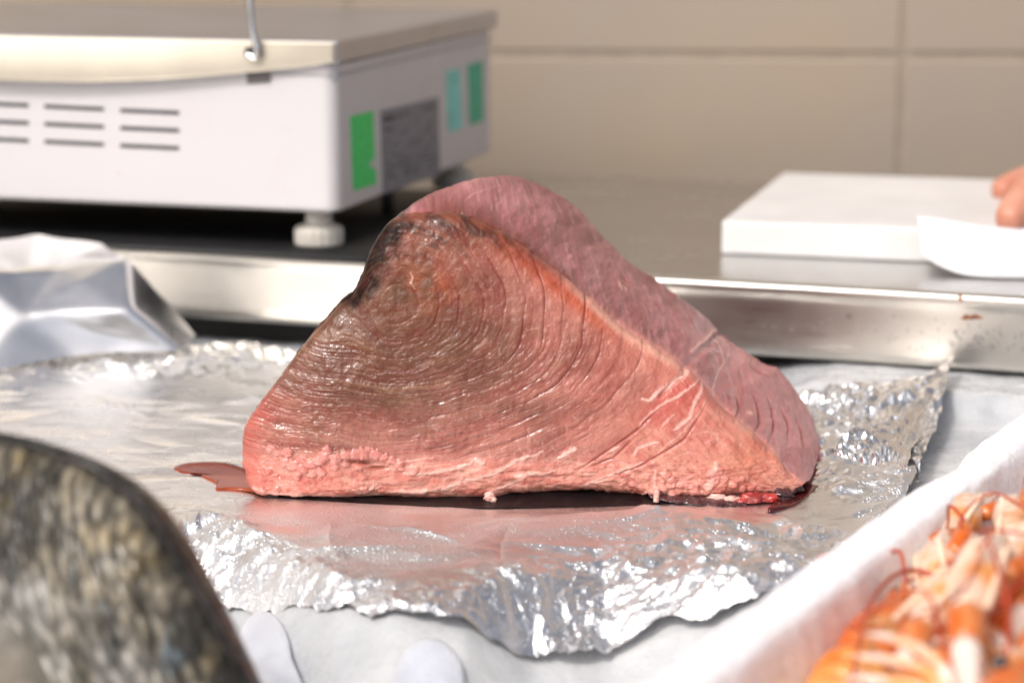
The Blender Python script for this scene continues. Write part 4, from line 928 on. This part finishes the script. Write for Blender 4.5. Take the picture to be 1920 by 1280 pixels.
# a langoustine along +x (head), z up
def langoustine(idx_):
    r = empty('langoustine')
    # carapace
    bm = bmesh.new(); n_ = 26
    xs2 = [-.028, -.024, -.012, .0, .012, .022, .030, .036, .044]; rd2 = [.004, .0105, .0128, .0130, .0118, .0092, .0055, .0025, .0006]
    add_tube(bm, spline([(x, 0, .012 + (.002 if x > .02 else 0)) for x in xs2], n_), list(np.interp(np.linspace(0, 1, n_), np.linspace(0, 1, len(rd2)), rd2)), 20, .92)
    for k in range(7):
        bmesh.ops.create_cone(bm, cap_ends=True, segments=6, radius1=.0010, radius2=.0001, depth=.004, matrix=Matrix.Translation((.012 + k * .0035, .0028 * (1 if k % 2 else -1), .0245 - k * .0013)) @ Matrix.Rotation(R(40), 4, 'Y'))
    put('carapace', bm_mesh('carapace', bm, M_or), r)
    # abdomen, each ring a slight overlap
    bm = bmesh.new()
    for k in range(6):
        x1 = -.026 - k * .0115; x0 = x1 - .0135; zz = lambda x: .0115 - ((-.026 - x) / .075) ** 2 * .006
        rr0 = .0118 - k * .0011; 
        add_tube(bm, [(x1 + .001, 0, zz(x1)), (x1 - .001, 0, zz(x1)), (x1 - .007, 0, zz(x1 - .007)), (x0 + .001, 0, zz(x0)), (x0, 0, zz(x0))], [rr0 * .80, rr0 * .95, rr0 * 1.0, rr0 * 1.03, rr0 * .9], 22, .85)
    ab = put('abdomen', bm_mesh('abdomen', bm, M_tail), r)
    for a in (-50, -24, 0, 24, 50):
        bm = bmesh.new(); d = Vector((-math.cos(R(a)), math.sin(R(a)), -.1)); o_ = Vector((-.093, 0, .006))
        add_tube(bm, [o_, o_ + d * .006, o_ + d * .014, o_ + d * .020, o_ + d * .022], [.0015, .0040, .0052, .0046, .0015], 14, .28); put('tail_fan_blade', bm_mesh('tail_fan_blade', bm, M_tail), r)
    for s_ in (-1, 1):
        bm = bmesh.new(); bmesh.ops.create_icosphere(bm, subdivisions=3, radius=.0030, matrix=Matrix.Translation((.031, s_ * .0062, .0165)) @ Matrix.Diagonal((1.0, .9, .9, 1))); put('eye', bm_mesh('eye', bm, M_eye), r)
        # claw
        cl_ = empty('claw'); cl_.parent = r
        rr2 = random.Random(idx_ * 7 + s_); sp_ = rr2.uniform(.002, .016)
        A = Vector((.020, s_ * .010, .007)); B = Vector((.040, s_ * (.016 + sp_ * .3), .012)); C_ = Vector((.058, s_ * (.018 + sp_ * .6), .013)); E = Vector((.092, s_ * (.018 + sp_ * .6), .015)); G_ = Vector((.120, s_ * (.013 + sp_ * .6), .013))
        bm = bmesh.new(); add_tube(bm, spline([A, (A + B) / 2, B], 8), [.0030, .0036, .0042, .0045, .0046, .0048, .0050, .0042], 12); put('arm', bm_mesh('arm', bm, M_leg), cl_)
        bm = bmesh.new(); add_tube(bm, spline([B, (B + C_) / 2, C_], 8), [.0038, .0048, .0055, .0058, .006, .006, .0055, .004], 12); put('wrist', bm_mesh('wrist', bm, M_or), cl_)
        bm = bmesh.new(); add_tube(bm, spline([C_, C_.lerp(E, .5), E, G_.lerp(E, .5), G_], 24), list(np.interp(np.linspace(0, 1, 24), [0, .1, .35, .55, .75, .93, 1], [.0045, .0072, .0088, .0076, .0045, .0022, .0006])), 16, .72); put('palm', bm_mesh('palm', bm, M_cl), cl_)
        H_ = E + Vector((-.004, -s_ * .007, .001)); I_ = G_ + Vector((-.002, -s_ * .007, .002))
        bm = bmesh.new(); add_tube(bm, spline([H_, H_.lerp(I_, .5) + Vector((0, -s_ * .003, 0)), I_], 14), list(np.interp(np.linspace(0, 1, 14), [0, .3, .8, 1], [.0035, .0040, .0022, .0005])), 12, .8); put('finger', bm_mesh('finger', bm, M_or), cl_)
        bm = bmesh.new()
        for k in range(13):
            t_ = k / 12; c0 = C_.lerp(E, t_ * 1.05) + Vector((0, s_ * .0075 * (1 - .25 * t_), .0038))
            bmesh.ops.create_icosphere(bm, subdivisions=2, radius=.0013, matrix=Matrix.Translation(c0))
            c1 = C_.lerp(E, t_ * 1.05) + Vector((0, -s_ * .0045, .0052)); bmesh.ops.create_icosphere(bm, subdivisions=2, radius=.0012, matrix=Matrix.Translation(c1))
        put('claw_teeth', bm_mesh('claw_teeth', bm, M_tooth), cl_)
        # antenna
        bm = bmesh.new(); ra = random.Random(idx_ * 13 + s_)
        u_ = ra.uniform; ln_ = u_(.5, 1.25); pts_ = [Vector((.036, s_ * .004, .014)), Vector((.036 + .018 * ln_, s_ * .010, .018 + u_(0, .010))), Vector((.036 + .034 * ln_, s_ * u_(.010, .026), .014 + u_(0, .016))), Vector((.036 + .040 * ln_, s_ * u_(.015, .04), .014 + u_(0, .014))), Vector((.036 + u_(0, .05) * ln_, s_ * u_(.02, .05), .016)), Vector((.02 + u_(-.02, .05), s_ * u_(.02, .05), .012))]
        add_tube(bm, spline(pts_, 50), list(np.linspace(.0008, .0003, 50)), 8); put('antenna', bm_mesh('antenna', bm, M_ant), r)
        for k in range(4):
            bm = bmesh.new(); x = .010 - k * .009; y = s_ * .010
            add_tube(bm, spline([(x, y, .006), (x + .010, y + s_ * .013, .013), (x + .020 - k * .004, y + s_ * .026, .008), (x + .028 - k * .006, y + s_ * .034, .001)], 16), list(np.interp(np.linspace(0, 1, 16), [0, .5, 1], [.0023, .0019, .0006])), 10); put('leg', bm_mesh('leg', bm, M_leg), r)
    return r
def local_box(px, py, z): p = at_z(px, py, z); return p
LG = [  # px, py, z of the carapace centre, heading deg, roll, pitch, label
 (1660, 1262, .006, 64, 0, 6, 'langoustine nearest the foam rim, its banded orange tail lowest in the frame'),
 (1790, 1215, .003, 66, 8, 10, 'langoustine by the foam rim with a black eye and a curved red antenna'),
 (1865, 1285, .010, 60, -20, 14, 'langoustine in the middle of the heap with pale claws crossing its neighbours'),
 (1975, 1180, .005, 62, 20, 8, 'langoustine at the right picture edge below the topmost one'),
 (1960, 1350, .018, 66, 10, 16, 'langoustine at the bottom right corner of the picture with white pale claws'),
 (1725, 1400, .016, 58, -10, 16, 'langoustine at the bottom edge of the picture left of the corner one'),
 (2040, 1070, .001, 64, -10, 4, 'topmost langoustine in the picture, lying at the far end of the heap'),
 (2030, 1230, .010, 80, 10, 8, 'langoustine cut off by the right picture edge, heading back to the foam rim'),
 (1840, 1440, .020, 72, 25, 18, 'langoustine at the bottom edge of the picture of which only the pale claws show'),
 (1950, 1275, .014, 84, -30, 14, 'langoustine lying across the heap with cream claws pointing at the far rim'),
]
for k, (px, py, z, hd, rl_, pt_, lab) in enumerate(LG):
    o = langoustine(k); p = at_z(px, py, z); o.location = p; o.rotation_euler = (R(rl_), R(-pt_ * .5), R(hd)); o.scale = (1.12,) * 3
    tag(o, lab, 'langoustine', 'langoustines heaped in the foam box')

    if k == 1:                                                      # the long feeler that arches over its neighbours
        bm = bmesh.new(); add_tube(bm, spline([at_z(1590, 1330, .030), at_z(1606, 1230, .034), at_z(1634, 1125, .036), at_z(1690, 1072, .036), at_z(1750, 1078, .034), at_z(1800, 1120, .030), at_z(1815, 1150, .022)], 60), list(np.linspace(.0006, .0012, 60)), 8)
        fe = put('antenna', bm_mesh('antenna', bm, M_ant), o); fe.matrix_parent_inverse = Matrix.LocRotScale(o.location, o.rotation_euler, o.scale).inverted()

# ------------------------------------------------------------------ whole fish, lower left
def fish_mat():
    m = N('scaly mottled fish skin'); at = m.new('ShaderNodeAttribute'); at.attribute_name = 'Col'; u = m.new('ShaderNodeAttribute'); u.attribute_name = 'scaleuv'
    v = m.new('ShaderNodeVectorMath', operation='MULTIPLY'); v.inputs[1].default_value = (1, 1, 1); m.l(u.outputs['Vector'], v.inputs[0])
    vr = m.voro(v.outputs[0], 1.0); n_ = m.noise(m.coord(), 90, 4, .65)
    c = m.mix(m.ramp(vr.outputs['Distance'], [(.25, 0.), (.75, .8)]), at.outputs['Color'], (.03, .026, .02))
    sp_ = m.new('ShaderNodeSeparateColor'); m.l(vr.outputs['Color'], sp_.inputs[0]); wv = m.mix(.55, c, m.ramp(sp_.outputs[0], [(.15, .10), (.85, .92)]), 'OVERLAY'); m.col(m.mix(m.ramp(n_, [(.3, .2), (.65, 0.)]), wv, (.05, .045, .035)))
    m.set(Roughness=.30)
    m.nrm(m.bump(vr.outputs['Distance'], 1.0, .0024)); return m.m
fish = empty('whole_fish', (-.20, .87, -.03)); tag(fish, 'whole scaly grey brown fish with a dark back at the lower left', 'fish')
FO = np.array([-.20, .87, -.03])
# axis runs left -> right/toward camera; cross-section ellipse standing on the belly
A0 = np.array([-.52, 1.00]); A1 = np.array([-.015, .775]); dirf = (A1 - A0) / np.linalg.norm(A1 - A0); Lf = np.linalg.norm(A1 - A0); nf = np.array([-dirf[1], dirf[0]])
NL, NR = 420, 220; ul = np.linspace(0, 1, NL); th_ = np.linspace(0, 2 * np.pi, NR, endpoint=False)
# back height profile z(u), traced so that the dorsal edge falls to the right
sil = [(-260, 800), (-150, 795), (-60, 803), (0, 816), (70, 830), (130, 850), (185, 873), (235, 904), (275, 945), (310, 992), (345, 1050), (378, 1110), (410, 1168), (440, 1225), (468, 1282), (500, 1350), (530, 1420)]
ss = []
for x, y in sil:
    p0 = Vector((A0[0], A0[1], 0)); q = on_plane(x, y, p0, Vector((nf[0], nf[1], 0))); ss.append((((q.x - A0[0]) * dirf[0] + (q.y - A0[1]) * dirf[1]) / Lf, q.z))
zt = np.interp(ul, [a for a, b in ss], [b for a, b in ss]); zt = np.where(ul < ss[0][0], ss[0][1] * np.sqrt(np.clip(ul / ss[0][0], 0, 1)) , zt)
ker = np.hanning(21); ker /= ker.sum(); zt = np.convolve(np.pad(zt, 10, 'edge'), ker, 'valid')
zbm = np.minimum(-.030, zt - .012); hh = (zt - zbm) / 2; cz = (zt + zbm) / 2; wd = np.minimum(.034, hh * .52 + .004)
X_ = A0[0] + dirf[0] * ul[:, None] * Lf + nf[0] * wd[:, None] * np.cos(th_); Y_ = A0[1] + dirf[1] * ul[:, None] * Lf + nf[1] * wd[:, None] * np.cos(th_)
sn = np.sin(th_); Z_ = cz[:, None] + hh[:, None] * sn
hrel = sn[None] + 0 * ul[:, None]
SU = ul[:, None] * Lf + 0 * hrel; SV = Z_ + .02 * np.sin(th_)[None] * 0
bl = np.clip(fbm(SU / .0045 + SV / .02, SV / .011, 501, 4) * 1.2 + 1.1 * fbm(SU / .03, SV / .02, 507, 3) + .5, 0, 1)
colf = mixc(np.ones((NL, NR, 3)) * np.array([.035, .032, .024]), np.ones((NL, NR, 3)) * np.array([.30, .26, .19]), bl)
g2 = sst(.5, .2, hrel + .25 * fbm(SU / .03, SV / .02, 502, 4)) ; colf = mixc(colf, np.array([.58, .56, .52]), g2 * np.clip(.55 + 1.2 * fbm(SU / .006 + SV / .02, SV / .014, 506, 4), 0, 1))
blue = np.exp(-((hrel - .62 + .5 * (ul[:, None] - .45)) / .10) ** 2) * sst(.75, .5, ul[:, None]); colf = mixc(colf, np.array([.09, .11, .14]), np.clip(blue * (.6 + fbm(SU / .010, SV / .014, 503)), 0, 1))
blue2 = sst(.35, .6, fbm(SU / .004, SV / .010, 504, 2)) * sst(.2, .5, hrel) * sst(.85, .7, hrel); colf = mixc(colf, np.array([.30, .42, .52]), blue2 * .35)
gold = sst(.1, .5, fbm(SU / .012, SV / .010, 505, 3)) * sst(.6, .85, hrel); colf = mixc(colf, np.array([.38, .28, .12]), gold * .5)
dkb = sst(.965, .992, hrel); colf = mixc(colf, np.array([.03, .027, .024]), dkb)
suv = np.stack([(SU + SV * .45) / .0030, (SV - SU * .15) / .0072, np.zeros((NL, NR))], -1)
me = grid_mesh('body', np.stack([X_, Y_, Z_], -1) - FO, fish_mat(), {'Col': np.clip(colf, 0, 1)}, cyc_v=True)
at_ = me.attributes.new('scaleuv', 'FLOAT_VECTOR', 'POINT'); at_.data.foreach_set('vector', suv.reshape(-1).astype(np.float32))
put('body', me, fish)
# folded dark dorsal fin with spines
M_fin = simple('dark folded dorsal fin', (.035, .030, .026), .35, var=.5, scale=150, coat=.3, bump=.6, bscale=400)
nfin = 300; uf = np.linspace(.18, .93, nfin); P = np.zeros((nfin, 14, 3))
for j in range(14):
    v_ = j / 13; z0 = np.interp(uf, ul, zt); dz = np.gradient(z0, uf * Lf)
    k_ = .0030 * v_ * (.75 + .35 * np.abs(np.sin(uf * 75))) ; side_ = -.0030 * math.sin(math.pi * v_) - .001
    up_n = np.stack([-dz, np.ones_like(dz)], -1) / np.hypot(dz, 1)[:, None]
    P[:, j, 0] = A0[0] + dirf[0] * (uf * Lf + up_n[:, 0] * k_) + nf[0] * side_; P[:, j, 1] = A0[1] + dirf[1] * (uf * Lf + up_n[:, 0] * k_) + nf[1] * side_; P[:, j, 2] = z0 - .0015 + up_n[:, 1] * k_
o = put('dorsal_fin', grid_mesh('dorsal_fin', P - FO, M_fin), fish); md = o.modifiers.new('s', 'SOLIDIFY'); md.thickness = .003
# gill cover plate: low curved edge at the picture corner
n_ = 60; P = np.zeros((n_, 30, 3)); pf = Vector((A0[0] - nf[0] * -.0, A0[1], 0))
gp = [(-160, 1150), (-60, 1135), (10, 1160), (55, 1205), (90, 1262), (110, 1330), (110, 1400)]
wfr = Vector((A0[0] - nf[0] * .038, A0[1] - nf[1] * .038, 0)); edge = [on_plane(x, y, wfr, Vector((nf[0], nf[1], 0))) for x, y in gp]; cc = on_plane(-160, 1420, wfr, Vector((nf[0], nf[1], 0)))
es_ = spline(edge, n_)
for i in range(n_):
    for j in range(30):
        v_ = j / 29; p = cc.lerp(es_[i], v_); lift = -.004 * math.cos(v_ * math.pi / 2) + .006 * sst(.85, 1.0, np.array(v_)); P[i, j] = (p.x + nf[0] * lift, p.y + nf[1] * lift, p.z)
put('gill_cover', grid_mesh('gill_cover', P - FO, simple('grey gill cover', (.17, .15, .12), .55, var=.4, scale=70, coat=.0, bump=.5)), fish)
